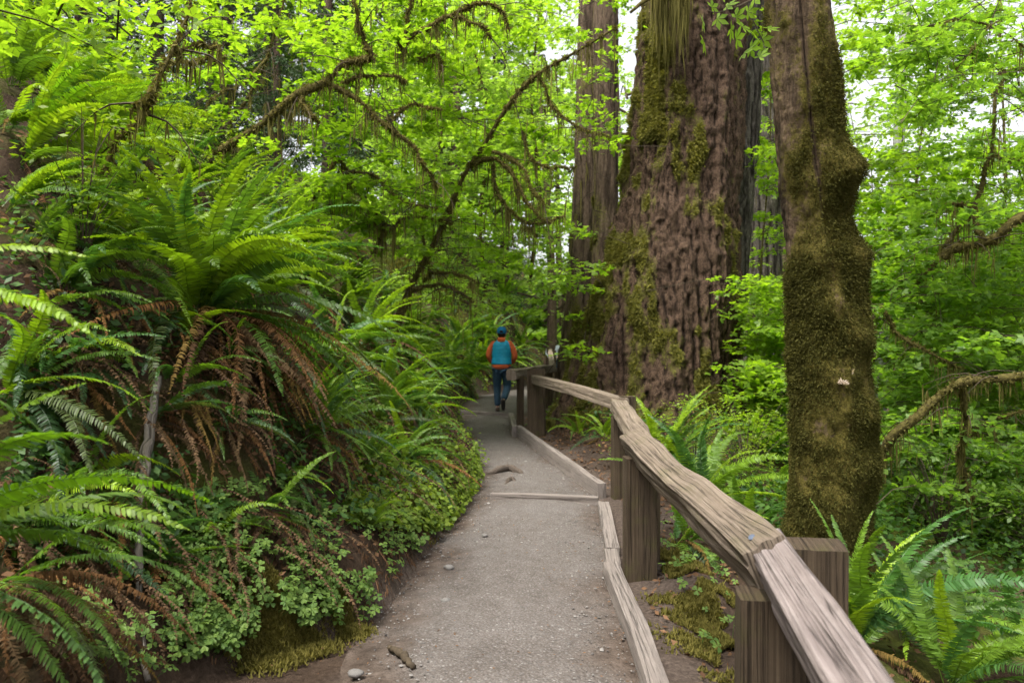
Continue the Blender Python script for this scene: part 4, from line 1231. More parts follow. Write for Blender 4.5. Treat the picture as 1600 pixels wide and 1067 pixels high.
# sprig of broad maple leaves hanging in front of the giant spruce, on a twig of the mossy maple
mb = MB()
C = spline([P(1215, -25, 5.6), P(1165, 5, 5.5), P(1120, 20, 5.4), P(1095, 10, 5.4)], 12)
V, F, _ = tube(C - maple_loc, np.linspace(.008, .003, 12), 5); mb.add(V, F)
C = spline([P(1165, 5, 5.5), P(1180, 40, 5.5), P(1195, 70, 5.5), P(1210, 100, 5.5)], 10)
V, F, _ = tube(C - maple_loc, np.linspace(.005, .002, 10), 5); mb.add(V, F)
mb.build('branch', MAT['twig'], maple)
tv, tt = leaf_template('maple5')
leaf_me = mk('leaf', tv * .1, tt, MAT['maple'], link=False)
for px, py in ((1098, 36), (1120, 30), (1112, 12), (1135, 10), (1150, 28), (1168, 20), (1160, 42), (1180, 55), (1150, 62), (1172, 76), (1190, 62), (1162, 84), (1186, 90), (1200, 45), (1130, -8), (1178, -4), (1100, 66), (1142, 45)):
    inst('leaf', leaf_me, maple, P(px, py, 5.45 + random.uniform(-.08, .08)) - maple_loc, (R(random.uniform(35, 95)), random.gauss(0, .4), random.uniform(-1.4, 1.4)), random.uniform(.8, 1.25))
# two pale dead fern tips caught in the moss of the trunk
dead_me = frond_mesh('dead_frond', .16, 9, 10, -25, .07, 1, 0, dead=False, low=True, seed=99)
for px, py, rz in ((1334, 580, -2.2), (1308, 597, -.4)):
    o = inst('dead_frond', dead_me, maple, P(px, py, 5.66) - maple_loc, (R(80), 0, rz), .5, (.42, .33, .26))

# low shrubs with small bright leaves on the bank
def shrub(px, py, rad, n, label, Y=None, size=.045, per=26, mat='shrub', group=None, h=.9):
    p = hit(px, py) if Y is None else np.array([(px - CX) * Y / FPX, Y, Hs((px - CX) * Y / FPX, Y)])
    if p is None:
        print('NO HIT', label); return
    t = empty('huckleberry_shrub', p)
    tag(t, label, 'shrub', group)
    cen = np.stack([RNG.normal(0, rad * .55, n), RNG.normal(0, rad * .55, n), h * RNG.uniform(.25, 1.0, n)], -1)
    az = np.arctan2(cen[:, 1], cen[:, 0]); ln = RNG.uniform(.22, .45, n)
    q_, hd = spray_points(cen, az, ln, per, .15)
    V, F = leaves(q_, size, 'oval', .45, hd)
    tag(mk('foliage', V, F, MAT[mat], t), kind='stuff')
    m = MB()
    for c in cen:
        V, F, _ = tube(spline([[0, 0, -.05], c * [.35, .35, .6], c], 6), np.linspace(.006, .002, 6), 3, cap=False); m.add(V, F)
    tag(m.build('stems', MAT['twig'], t), kind='stuff')
    return t
shrub(300, 300, .55, 34, 'bright huckleberry shrub with layered leaves above the biggest fern')
shrub(215, 330, .4, 20, 'small lime shrub left of the layered huckleberry shrub')
shrub(350, 420, .35, 18, 'thin leafy shrub directly behind the biggest fern')
shrub(505, 245, .6, 34, 'yellow green shrub below the arching limb')
shrub(640, 395, .7, 44, 'leafy shrub at the foot of the slanting mossy bough')
shrub(130, 430, .35, 18, 'sparse shrub among the dim ferns at the left edge')
shrub(60, 120, .6, 36, 'leafy shrub in the top left corner behind the lime fern')
shrub(250, 110, .7, 36, 'shrub under the conifers right of the broken mossy branch')
shrub(1085, 0, .5, 30, 'slender shrub at the foot of the giant spruce beside the fern', Y=9.6, h=1.1)
shrub(1165, 0, .6, 44, 'shrub filling the gap right of the giant spruce roots', Y=9.2, h=1.2)
shrub(985, 0, .28, 14, 'low green plant behind the wavy rail joint', Y=9.2, h=.45)
shrub(905, 0, .3, 18, 'little plant at the roots of the close pair of trunks', Y=14, h=.6)
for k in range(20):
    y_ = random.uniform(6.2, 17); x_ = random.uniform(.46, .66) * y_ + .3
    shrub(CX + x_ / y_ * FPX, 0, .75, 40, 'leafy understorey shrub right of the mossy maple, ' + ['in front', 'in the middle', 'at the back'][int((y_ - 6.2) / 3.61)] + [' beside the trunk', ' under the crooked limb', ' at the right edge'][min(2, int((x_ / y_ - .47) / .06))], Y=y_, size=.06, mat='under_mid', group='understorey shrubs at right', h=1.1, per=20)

# ------------------------------------------------------------------ conifers and far trees
def conifer_crown(seed, h=16.0, z0=1.0, nb=90, reach=2.6):
    rg = np.random.default_rng(seed)
    mb, tw = MB(), MB()
    pos, out = [], []
    for k in range(nb):
        z = z0 + (h - z0) * (k / nb) + rg.normal(0, .1)
        a_ = rg.uniform(0, 2 * np.pi)
        Lb = reach * (1 - .75 * (z / h)) * rg.uniform(.6, 1.1)
        d = np.array([math.cos(a_), math.sin(a_), 0])
        C = np.stack([d * Lb * s_ + [0, 0, z - .45 * Lb * s_ ** 1.6 + .1 * Lb * s_] for s_ in np.linspace(0, 1, 6)])
        V, F, _ = tube(C, np.linspace(.022, .005, 6), 3, cap=False); tw.add(V, F)
        m = int(70 * Lb)
        u = rg.uniform(.12, 1, m)
        c = d * (Lb * u)[:, None] + np.stack([u * 0, u * 0, z - .45 * Lb * u ** 1.6 + .1 * Lb * u], -1)
        w = rg.normal(0, .16, m) * (1.2 - .6 * u) * Lb * .8
        c = c + np.stack([-d[1] * w, d[0] * w, -np.abs(w) * .5 - rg.uniform(0, .28, m)], -1)
        pos.append(c)
    pos = np.vstack(pos)
    n = len(pos)
    # each needle spray: a narrow drooping strip
    az = rg.uniform(0, 2 * np.pi, n)
    f = unit(np.stack([np.cos(az), np.sin(az), rg.uniform(-1.3, -.1, n)], -1))
    s = unit(np.cross(f, rg.normal(size=(n, 3))))
    L = rg.uniform(.10, .26, (n, 1)); w = rg.uniform(.018, .04, (n, 1))
    V = np.stack([pos, pos + f * L * .5 + s * w, pos + f * L, pos + f * L * .5 - s * w], 1).reshape(-1, 3)
    F = np.arange(n * 4).reshape(-1, 4)
    return mk('crown', V, F, MAT['needle'], link=False), tw.build('branches', MAT['twig'], link=False)

CON = [conifer_crown(k, 17, 1.2, 110, 2.4 + .3 * k) for k in range(3)]
def con_trunk(seed):
    rg = np.random.default_rng(seed)
    z = np.linspace(-.5, 17, 30)
    C = np.stack([.08 * np.sin(z * .3 + seed), .06 * np.cos(z * .4), z], -1)
    V, F, uv = tube(C, np.interp(z, [-.5, 0, 1.5, 17], [.34, .27, .22, .06]), 14)
    return mk('trunk', V, F, MAT['far_bark'], smooth=True, link=False)
CT = [con_trunk(k) for k in range(3)]
def conifer(px, Y, sc, rz, k, label, group=None):
    x = (px - CX) * Y / FPX
    t = empty('conifer_tree', (x, Y, Hs(x, Y) - .05), rz)
    t.scale = (sc, sc, sc)
    tag(t, label, 'tree', group)
    inst('trunk', CT[k], t)
    tag(inst('crown', CON[k][0], t), kind='stuff')
    tag(inst('branches', CON[k][1], t), kind='stuff')
conifer(430, 20, .55, .3, 0, 'thin dark conifer behind the arching limb at upper left')
conifer(605, 27, 1.0, 1.3, 1, 'reddish straight conifer trunk at the top between the two mossy limbs')
conifer(355, 22, .7, 2.3, 2, 'grey conifer left of the thin dark one on the upper left bank')
conifer(250, 19, .75, 3.3, 1, 'conifer with drooping boughs above the huckleberry shrub')
conifer(130, 16, .7, 4.3, 0, 'conifer near the top left corner behind the lime fern')
for k, (px, Y) in enumerate(((510, 30), (330, 32), (180, 27), (690, 36), (-20, 18), (40, 26), (1240, 40), (790, 42), (560, 40), (420, 38))):
    conifer(px, Y, random.uniform(.8, 1.1), k * 1.1, k % 3, 'distant conifer seen ' + ['right of the arching limb', 'above the biggest fern', 'above the huckleberry shrub', 'above the slanting bough', 'at the left edge', 'over the lime fern', 'right of the giant spruce', 'left of the trunk pair', 'beside the reddish conifer trunk', 'behind the thin dark conifer'][k], 'distant conifers')

# slim pale alder at the right
al = empty('alder_tree', (9.2, 18.5, -1.4))
tag(al, 'slim pale barked alder against the bright sky at upper right', 'tree')
C = spline([P(1375, 640, 18.5), P(1385, 420, 18.5), P(1402, 260, 18.5), P(1408, 130, 18.5), P(1416, 0, 18.5), P(1418, -160, 18.5)], 40)
C = np.vstack([[C[0][0], 18.5, -1.6], C])
V, F, _ = tube(C, np.linspace(.15, .10, len(C)), 12)
mk('trunk', V - np.array(al.location), F, MAT['alder'], al, smooth=True)
for c, r_ in (([(1408, 130, 18.5), (1435, 105, 18.2), (1475, 70, 18), (1500, 20, 18)], .04), ([(1400, 270, 18.5), (1440, 235, 18.3), (1480, 150, 18), (1520, 90, 18)], .035), ([(1395, 320, 18.5), (1350, 260, 18.3), (1325, 160, 18)], .03), ([(1385, 420, 18.5), (1440, 350, 18), (1540, 300, 18)], .03)):
    V, F, _ = tube(spline([P(*q_) for q_ in c], 12), np.linspace(r_, .01, 12), 6)
    mk('branch', V - np.array(al.location), F, MAT['alder'], al, smooth=True)
cen = np.array([P(random.uniform(1320, 1560), random.uniform(-40, 300), random.uniform(17, 20)) for _ in range(60)])
p_, hd = spray_points(cen, RNG.uniform(0, 6.28, 60), RNG.uniform(.7, 1.3, 60), 46)
V, F = leaves(p_, .1, 'blob', .5, hd)
tag(mk('crown', V - np.array(al.location), F, MAT['far_leaf'], al), kind='stuff')

def far_tree(px, Y, h, rad, n, k, label, group, z_lo=.1, size=.26):
    x = (px - CX) * Y / FPX
    z0 = Hs(x, Y)
    t = empty('broadleaf_tree', (x, Y, z0))
    tag(t, label, 'tree', group)
    z = np.linspace(-.3, h * .95, 16)
    C = np.stack([.3 * np.sin(z * .25 + k), .3 * np.cos(z * .3 + k), z], -1)
    V, F, _ = tube(C, np.linspace(.22, .04, 16), 8)
    mk('trunk', V, F, MAT['far_bark'], t, smooth=True)
    m = MB()
    cen = []
    for b in range(26):
        a_ = RNG.uniform(0, 6.28); zb = h * RNG.uniform(z_lo, .95); L = rad * RNG.uniform(.4, 1.05)
        e_ = np.array([math.cos(a_) * L, math.sin(a_) * L, zb + RNG.uniform(-.2, .9)])
        Cb = spline([[0, 0, zb], e_ * [.5, .5, 1] + [0, 0, .2], e_], 6)
        V, F, _ = tube(Cb, np.linspace(.05, .012, 6), 4, cap=False); m.add(V, F)
        for _ in range(n // 26):
            u = RNG.uniform(.3, 1.1)
            cen.append(Cb[0] * (1 - u) + Cb[-1] * u + RNG.normal(0, .35, 3) * [1, 1, .6])
    tag(m.build('branches', MAT['twig'], t), kind='stuff')
    cen = np.array(cen)
    q_, hd = spray_points(cen, RNG.uniform(0, 6.28, len(cen)), RNG.uniform(1.0, 1.9, len(cen)), 26)
    V, F = leaves(q_, size, 'maple3' if Y < 26 else 'blob', .5, hd)
    tag(mk('crown', V, F, MAT['far_leaf'], t), kind='stuff')
for k, (px, Y, h, rad) in enumerate(((700, 26, 11, 3.2), (850, 30, 13, 3.6), (980, 27, 12, 3.0), (1240, 28, 12, 3.2), (1380, 30, 6.5, 3.4), (1520, 26, 5.5, 3.2), (1680, 28, 7, 3.4))):
    far_tree(px, Y, h, rad, 180, k, 'sunlit broadleaf tree ' + ['behind the slanting bough', 'behind the trunk pair', 'between the trunk pair and the spruce', 'between the spruce and the mossy maple', 'behind the pale alder', 'behind the crooked maple', 'beyond the right edge'][k], 'sunlit trees behind the trail', size=.18)
for k in range(16):
    px = -50 + k * 118 + random.uniform(-30, 30)
    Y = random.uniform(38, 55)
    h = random.uniform(11, 15) if 480 < px < 1250 else random.uniform(6, 8.5)
    if px < 420: continue
    far_tree(px, Y, h, 4.5, 230, k + 20, 'distant pale tree ' + ['', '', '', '', 'right of the arching limb', 'under the reddish conifer trunk', 'behind the slanting bough', 'above the hiker', 'left of the trunk pair', 'hidden behind the giant spruce', 'at the right flank of the giant spruce', 'left of the mossy maple', 'right of the mossy maple', 'below the pale alder crown', 'behind the crooked limbs', 'at the right edge'][k], 'distant pale trees', z_lo=.02, size=.34)

# ------------------------------------------------------------------ what covers the ground
def ground_pts(n, fx, gap=None):
    """fx(n) gives x, y; returns points on the ground with normals"""
    x, y = fx(n)
    z = H(x, y)
    e = .03
    nx_ = -(H(x + e, y) - H(x - e, y)) / (2 * e); ny_ = -(H(x, y + e) - H(x, y - e)) / (2 * e)
    return np.stack([x, y, z], -1), unit(np.stack([nx_, ny_, np.ones_like(x)], -1))
_py = 1.9 * (40 / 1.9) ** RNG.random(900000)
_px = np.where(RNG.random(900000) < .7, xl(_py) - RNG.uniform(0, 1, 900000) ** 1.5 * (1.5 + _py * .6), xr(_py) + RNG.uniform(0, 1, 900000) * (1 + _py * .6))
_pz = H(_px, _py, False)
_fx = (H(_px + .05, _py, False) - _pz) / .05
_fy = (H(_px, _py + .05, False) - _pz) / .05
_view = np.stack([-_px, -_py, CAM_H - _pz], -1)
_face = np.clip(unit(np.stack([-_fx, -_fy, _px * 0 + 1], -1)) * unit(_view), -9, 9).sum(1)
_wt = np.clip(_face, 0.02, 1) * np.hypot(1, np.hypot(_fx, _fy)) / _py * (1.5 + _py * .6) / _py
_qx = CX + _px / _py * FPX; _qy = HY - (_pz - CAM_H) / _py * FPX
_dl = xl(_py) - _px
def by_pix(px0, px1, py0, py1, dmin=.02, dmax=9):
    def f(n):
        ok = np.flatnonzero((_qx > px0) & (_qx < px1) & (_qy > py0) & (_qy < py1) & (_dl > dmin) & (_dl < dmax))
        w = _wt[ok]
        k = RNG.choice(ok, n, p=w / w.sum())
        return _px[k] + RNG.normal(0, .01, n), _py[k] + RNG.normal(0, .01, n)
    return f

# wood sorrel on the near ledge
pts, nn = ground_pts(1500, by_pix(250, 660, 760, 1030))
pts2, nn2 = ground_pts(350, by_pix(60, 360, 780, 1067))
_ys = RNG.uniform(3.6, 6.5, 130); _xs = xr(_ys) + RNG.uniform(.3, .95, 130)
pts3, nn3 = ground_pts(130, lambda n: (_xs, _ys))
pts, nn = np.vstack([pts, pts2, pts3]), np.vstack([nn, nn2, nn3])
kp = fbm(pts * [3.2, 3.2, 3.2], 2, 17) > -.22
pts, nn = pts[kp], nn[kp]
off = nn * RNG.uniform(.03, .10, (len(pts), 1)) + [0, 0, .03]
V, F = leaves(pts + off, .029, 'trefoil', .3, normal=unit(nn * .6 + [0, -.25, .9]))
so = mk('wood_sorrel', V, F, MAT['oxalis'])
tag(so, 'carpet of clover shaped sorrel leaves on the ledge beside the trail', 'sorrel', kind='stuff')
# stalks of the sorrel and roots dangling from the cut edge
m = MB()
for p_, o_ in list(zip(pts, off))[::2]:
    V, F, _ = tube(np.array([p_, p_ + o_]), [.0015, .0012], 3, cap=False); m.add(V, F)
tag(m.build('sorrel_stalks', MAT['under']), 'thin stalks carrying the sorrel leaves', 'stalks', kind='stuff')
ye = RNG.uniform(3.6, 8.5, 900); xe = xl(ye) - RNG.uniform(.0, .14, 900)
V, F = strands(np.stack([xe, ye, H(xe, ye) + .02], -1), .05, .28, .008, .3)
tag(mk('dangling_roots', V, F, MAT['litter']), 'dry roots and stems dangling over the cut earth edge of the trail', 'roots', kind='stuff')

# small leaved ground cover on the second ledge and along the bank foot
pts, nn = ground_pts(7000, by_pix(540, 760, 590, 830, dmax=1.5))
kp = fbm(pts * 2.5, 2, 18) > -.35
pts, nn = pts[kp], nn[kp]
V, F = leaves(pts + nn * RNG.uniform(.01, .13, (len(pts), 1)), .045, 'blob', .5, normal=unit(nn + [0, 0, .6]))
tag(mk('ground_cover', V, F, MAT['cover']), 'yellow green leafy ground cover tumbling down the bank to the trail edge', 'ground cover', kind='stuff')
pts, nn = ground_pts(3500, by_pix(630, 890, 420, 615, dmin=.1, dmax=14))
V, F = leaves(pts + nn * RNG.uniform(.02, .3, (len(pts), 1)), .10, 'oval', .6, normal=unit(nn + [0, 0, .5]))
tag(mk('ground_cover', V, F, MAT['cover']), 'leafy cover over the far bank behind the hiker', 'ground cover', kind='stuff')
# dark undergrowth over the bank
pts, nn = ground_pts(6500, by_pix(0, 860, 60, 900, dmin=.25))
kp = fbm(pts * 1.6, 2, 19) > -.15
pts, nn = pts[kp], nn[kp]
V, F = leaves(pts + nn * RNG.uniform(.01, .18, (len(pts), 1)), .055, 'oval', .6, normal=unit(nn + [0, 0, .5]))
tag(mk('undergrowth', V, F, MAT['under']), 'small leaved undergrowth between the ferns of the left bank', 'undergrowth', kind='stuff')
def rightfield(n):
    y = 2.2 + RNG.gamma(1.6, 4.2, n); x = xr(y) + .75 + RNG.gamma(1.5, 1.8, n)
    return x, y
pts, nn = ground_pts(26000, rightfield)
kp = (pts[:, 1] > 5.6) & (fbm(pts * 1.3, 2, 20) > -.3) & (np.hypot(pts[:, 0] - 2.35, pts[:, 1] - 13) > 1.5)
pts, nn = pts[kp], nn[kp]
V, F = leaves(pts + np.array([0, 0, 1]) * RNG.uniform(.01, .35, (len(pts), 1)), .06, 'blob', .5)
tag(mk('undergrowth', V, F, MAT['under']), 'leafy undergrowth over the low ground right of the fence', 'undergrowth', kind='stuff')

# fallen brown leaves and fern litter
def littered(n):
    y = RNG.uniform(2.2, 16, n); s_ = RNG.random(n) < .72
    x = np.where(s_, xl(y) - RNG.gamma(1.3, .9, n) - .03, xr(y) + .12 + RNG.gamma(1.4, .8, n))
    return x, y
pts, nn = ground_pts(17000, littered)
V, F = leaves(pts + nn * RNG.uniform(.003, .03, (len(pts), 1)), .05, 'oval', .55, normal=nn)
tag(mk('leaf_litter', V, F, MAT['litter']), 'brown leaf litter strewn over the banks', 'litter', kind='stuff')
def dropped(n):
    y = 2.4 + RNG.gamma(2, 3, n); u = RNG.beta(.5, .5, n)
    return xl(y) * (1 - u) + xr(y) * u, y
x, y = dropped(1500)
V, F = leaves(np.stack([x, y, np.interp(y, [0, 20, 30], [0, 0, -.3]) + .03 * (1 - np.abs(2 * (x - xl(y)) / (xr(y) - xl(y)) - 1) ** 6) + .006], -1), .017, 'oval', .2)
tag(mk('leaf_litter', V, F, MAT['litter']), 'scattered dry leaf scraps lying on the gravel trail', 'litter', kind='stuff')

# fallen dead fronds matted over the steep bank
dm = FR['dead_far'][1]
dv = np.empty(len(dm.vertices) * 3, np.float32); dm.vertices.foreach_get('co', dv); dv = dv.reshape(-1, 3)
lt = np.empty(len(dm.polygons), np.int32); dm.polygons.foreach_get('loop_total', lt)
lv = np.empty(len(dm.loops), np.int32); dm.loops.foreach_get('vertex_index', lv)
st_ = np.concatenate([[0], np.cumsum(lt)[:-1]])
q4 = np.array([lv[a_:a_ + 4] for a_, n_ in zip(st_, lt) if n_ == 4]); t3 = np.array([lv[a_:a_ + 3] for a_, n_ in zip(st_, lt) if n_ == 3])
pts, nn = ground_pts(190, by_pix(0, 700, 380, 1000, dmin=.3))
mb = MB()
for p_ in pts:
    a_ = RNG.normal(-.2, .7); s_ = RNG.uniform(.35, .75); c_, sn = math.cos(a_), math.sin(a_)
    v = dv * [s_, s_, s_ * .8]
    mb.add(np.stack([v[:, 0] * c_ - v[:, 1] * sn, v[:, 0] * sn + v[:, 1] * c_, v[:, 2]], -1) + p_ + [0, 0, .06], [q4, t3])
tag(mb.build('dead_fronds', MAT['dead_mat']), 'mat of dry brown fern fronds covering the steep left bank', 'dead fronds', kind='stuff')
# moss: cushions on the strip right of the edging, on the ledge corner and on the bank
def mossfield(blobs, n, mat, name, label, ln=.035, w=.012):
    P_, N_ = [], []
    for (px, py, rx, ry, wgt) in blobs:
        c = hit(px, py)
        m_ = int(n * wgt)
        x = c[0] + RNG.normal(0, rx * .5, m_); y = c[1] + RNG.normal(0, ry * .5, m_)
        z = H(x, y)
        hump = .02 * np.exp(-((x - c[0]) / rx) ** 2 - ((y - c[1]) / ry) ** 2) * (1 + .6 * vnoise(np.stack([x, y, x * 0], -1) * 9, 4))
        kp_ = fbm(np.stack([x, y, x * 0], -1) * 6.5, 2, 23) > -.12
        x, y, z, hump = x[kp_], y[kp_], z[kp_], hump[kp_]; m_ = len(x)
        P_.append(np.stack([x, y, z + hump], -1)); N_.append(np.tile([0, -.2, 1.0], (m_, 1)))
    V, F = tufts(np.vstack(P_), unit(np.vstack(N_)), ln, w, 2, .7, 0)
    tag(mk(name, V, F, MAT[mat]), label, 'moss', kind='stuff')
mossfield([(1110, 950, .26, .7, .35), (1085, 905, .25, .5, .2), (1130, 1020, .24, .5, .25), (1060, 890, .18, .4, .2)], 20000, 'moss_bright', 'moss', 'yellow green moss strip between the edging board and the wavy rail', .022, .012)
mossfield([(415, 960, .16, .14, .35), (470, 985, .16, .10, .3), (385, 925, .12, .12, .15), (540, 985, .12, .08, .2)], 12000, 'moss_bright', 'moss', 'golden moss cushion overhanging the corner of the near ledge', .026)
mossfield([(600, 690, .25, .5, .3), (680, 690, .2, .5, .3), (560, 640, .3, .4, .2), (640, 790, .15, .3, .2)], 15000, 'moss_bright', 'moss', 'mossy patches on the steep bank left of the bend in the trail')
mossfield([(690, 450, .8, .8, .5), (640, 430, .6, .8, .3), (750, 470, .7, .7, .2)], 9000, 'moss', 'moss', 'dark moss over the mound at the foot of the slanting bough', .09, .03)

# loose chips of gravel on the trail
def pebbles(x, y, size, sink=.3):
    n = len(x)
    t = np.array([(1, 0, 0), (0, 1, 0), (-1, 0, 0), (0, -1, 0), (0, 0, 1), (0, 0, -1)], float)
    f = np.array([(0, 1, 4), (1, 2, 4), (2, 3, 4), (3, 0, 4), (1, 0, 5), (2, 1, 5), (3, 2, 5), (0, 3, 5)])
    sc_ = size[:, None] * RNG.uniform(.5, 1.2, (n, 3)) * [1, 1, .6]
    a_ = RNG.uniform(0, 6.28, n)
    v = t[None] * sc_[:, None] + RNG.normal(0, .12, (n, 6, 3)) * size[:, None, None]
    c, s_ = np.cos(a_)[:, None], np.sin(a_)[:, None]
    v = np.stack([v[..., 0] * c - v[..., 1] * s_, v[..., 0] * s_ + v[..., 1] * c, v[..., 2]], -1)
    z = np.interp(y, [0, 20, 30], [0, 0, -.3]) + .012
    v = v + np.stack([x, y, z], -1)[:, None]
    return v.reshape(-1, 3), (np.arange(n)[:, None, None] * 6 + f).reshape(-1, 3)
n = 7000
y = 2.6 + RNG.gamma(1.7, 3.0, n); u = RNG.beta(.8, .8, n)
x = xl(y) * (1 - u) + xr(y) * u
u2 = 1 - np.abs(2 * u - 1)
kp = (x > -.7) | (y > 4.3)
x, y, u2, n = x[kp], y[kp], u2[kp], int(kp.sum())
V, F = pebbles(x, y, RNG.gamma(1.8, .0021, n) + .0015)
V[:, 2] += np.repeat(.018 * u2, 6)
tag(mk('gravel', V, F, MAT['gravel']), 'loose gravel chips strewn over the trail', 'gravel', kind='stuff')
for px, py, s_, lab in ((702, 893, .035, 'pale flat stone at the left edge of the trail by the sorrel ledge'), (697, 945, .03, 'whitish stone in the trail edge below the pale flat one'), (1006, 905, .02, 'small stone beside the edging board near the wide post'),
                        (757, 842, .025, 'small pale stone on the trail short of the thin timber'), (555, 1062, .035, 'grey stone at the bottom edge beside the fallen stick'), (690, 660, .06, 'flat stone in the trail near the brown timber step')):
    Y = 2000 / (py - 520); X = (px - CX) * Y / FPX
    import bmesh
    bm = bmesh.new(); bmesh.ops.create_icosphere(bm, subdivisions=2, radius=1)
    for v in bm.verts:
        n_ = float(vnoise(np.array([[v.co.x * 1.4 + px, v.co.y * 1.4, v.co.z * 1.4]]), 5)[0])
        v.co = v.co * (1 + .3 * n_); v.co.z *= .5
    me = bpy.data.meshes.new('stone'); bm.to_mesh(me); bm.free(); me.materials.append(MAT['stone'])
    me.polygons.foreach_set('use_smooth', [True] * len(me.polygons))
    tag(inst('stone', me, None, (X, Y, .03), (0, 0, px), s_), lab, 'stone')

# fallen stick at the trail edge, root across the trail, dead pole on the left bank
def stick(name, pts, r, label, cat, mat='deadwood', n=24, seg=9):
    loc = np.asarray(pts[0], float)
    C = spline(pts, n)
    C = C + .008 * np.stack([vnoise(np.stack([np.arange(n) * .5, np.arange(n) * 0 + k, np.arange(n) * 0.0], -1), 3) for k in range(3)], -1)
    rr = np.interp(np.linspace(0, 1, n), np.linspace(0, 1, len(r)), r) * (1 + .18 * vnoise(np.stack([np.arange(n) * .7, np.arange(n) * 0.0, np.arange(n) * 0.0 + r[0] * 99], -1), 4))
    V, F, uv = tube(C - loc, rr, seg)
    o = mk(name, V, F, MAT[mat], smooth=True, uv=uv); o.location = loc
    return tag(o, label, cat)
def G(px, py, dz=0): Y = 2000 / (py - 520); return np.array([(px - CX) * Y / FPX, Y, dz])
stick('fallen_stick', [G(606, 1022, .035), G(625, 1035, .04), G(646, 1052, .035)], [.012, .02, .015], 'short dark stick lying at the trail edge below the sorrel ledge', 'stick', 'twig')
stick('tree_root', [G(757, 742, -.01), G(775, 741, .035), G(793, 738, .05), G(808, 741, .04), G(826, 746, -.01)], [.02, .035, .045, .035, .02], 'brown tree root humped across the gravel between the two timbers', 'root', 'root')
stick('tree_root', [G(788, 760, -.01), G(798, 753, .03), G(806, 757, .01)], [.02, .03, .012], 'small root knob just in front of the humped root', 'root', 'root')
def on_bank(px, py, lift):
    p = hit(px, py); d_ = unit(np.array([0, 0, CAM_H]) - p); return p + d_ * lift
pole = stick('dead_pole', [on_bank(228, 1066, .05), on_bank(214, 900, .16), on_bank(226, 740, .20), on_bank(246, 590, .12)], [.012, .014, .022, .026, .02], 'grey dead pole leaning against the bank at lower left', 'dead pole', n=40, seg=12)

# ------------------------------------------------------------------ hiker
def skin(name, verts, edges, radii, mat, parent, root=0, sub=2):
    me = bpy.data.meshes.new(name)
    me.from_pydata([Vector(v) for v in verts], edges, [])
    o = bpy.data.objects.new(name, me)
    COL.objects.link(o)
    mo = o.modifiers.new('skin', 'SKIN'); mo.use_smooth_shade = True
    for k, r_ in enumerate(radii):
        d = me.skin_vertices[0].data[k]
        d.radius = r_ if hasattr(r_, '__len__') else (r_, r_)
        d.use_root = (k == root)
    sb = o.modifiers.new('sub', 'SUBSURF'); sb.levels = sub; sb.render_levels = sub
    dg = bpy.context.evaluated_depsgraph_get()
    me2 = bpy.data.meshes.new_from_object(o.evaluated_get(dg))
    me2.name = name
    o.modifiers.clear()
    o.data = me2
    me2.materials.clear(); me2.materials.append(mat)
    me2.polygons.foreach_set('use_smooth', [True] * len(me2.polygons))
    bpy.data.meshes.remove(me)
    o.parent = parent
    return o

def rings(rows, mat, name, parent, n=28, ridge=None, close=True):
    """lofted shell from (cx, cy, z, rx, ry) rows"""
    rows = np.array(rows, float)
    zz = spline(rows, 40)
    th = np.linspace(0, 2 * np.pi, n, endpoint=False)
    ca, sa = np.cos(th), np.sin(th)
    ca = np.sign(ca) * np.abs(ca) ** .85; sa = np.sign(sa) * np.abs(sa) ** .85
    k = np.ones(40) if ridge is None else 1 + ridge(zz[:, 2])
    V = np.stack([zz[:, 0:1] + zz[:, 3:4] * k[:, None] * ca, zz[:, 1:2] + zz[:, 4:5] * k[:, None] * sa, np.repeat(zz[:, 2:3], n, 1)], -1)
    i, j = np.meshgrid(np.arange(39), np.arange(n), indexing='ij')
    a = i * n + j; b = i * n + (j + 1) % n
    F = [np.stack([a, b, b + n, a + n], -1).reshape(-1, 4)]
    if close:
        F.append(np.array([(0, q_ + 1, q_) for q_ in range(1, n - 1)] + [(39 * n, 39 * n + q_, 39 * n + q_ + 1) for q_ in range(1, n - 1)]))
    return mk(name, V.reshape(-1, 3), F, mat, parent, smooth=True)

CLOTH = {
    'skin': make_plain('skin', (0.42, 0.25, 0.18), (0.5, 0.31, 0.23), 30, 0.6, 0.05),
    'orange': make_plain('orange_fleece', (0.52, 0.10, 0.035), (0.64, 0.14, 0.05), 60, 0.85, 0.2),
    'teal': make_plain('teal_vest', (0.006, 0.27, 0.50), (0.015, 0.38, 0.64), 30, 0.5, 0.3, 0.4),
    'denim': make_plain('blue_trousers', (0.018, 0.042, 0.07), (0.04, 0.078, 0.125), 45, 0.85, 0.3),
    'blue': make_plain('blue_cap', (0.01, 0.12, 0.30), (0.015, 0.16, 0.38), 50, 0.8, 0.2),
    'hair': make_plain('dark_hair', (0.008, 0.006, 0.005), (0.02, 0.014, 0.01), 90, 0.6, 0.5),
    'shoe': make_plain('brown_shoe', (0.05, 0.032, 0.025), (0.11, 0.075, 0.06), 60, 0.8, 0.3),
    'sole': make_plain('shoe_sole', (0.02, 0.018, 0.017), (0.05, 0.045, 0.04), 60, 0.8, 0.3),
    'pale': make_plain('pale_shirt', (0.45, 0.52, 0.6), (0.6, 0.66, 0.72), 40, 0.85, 0.2),
}

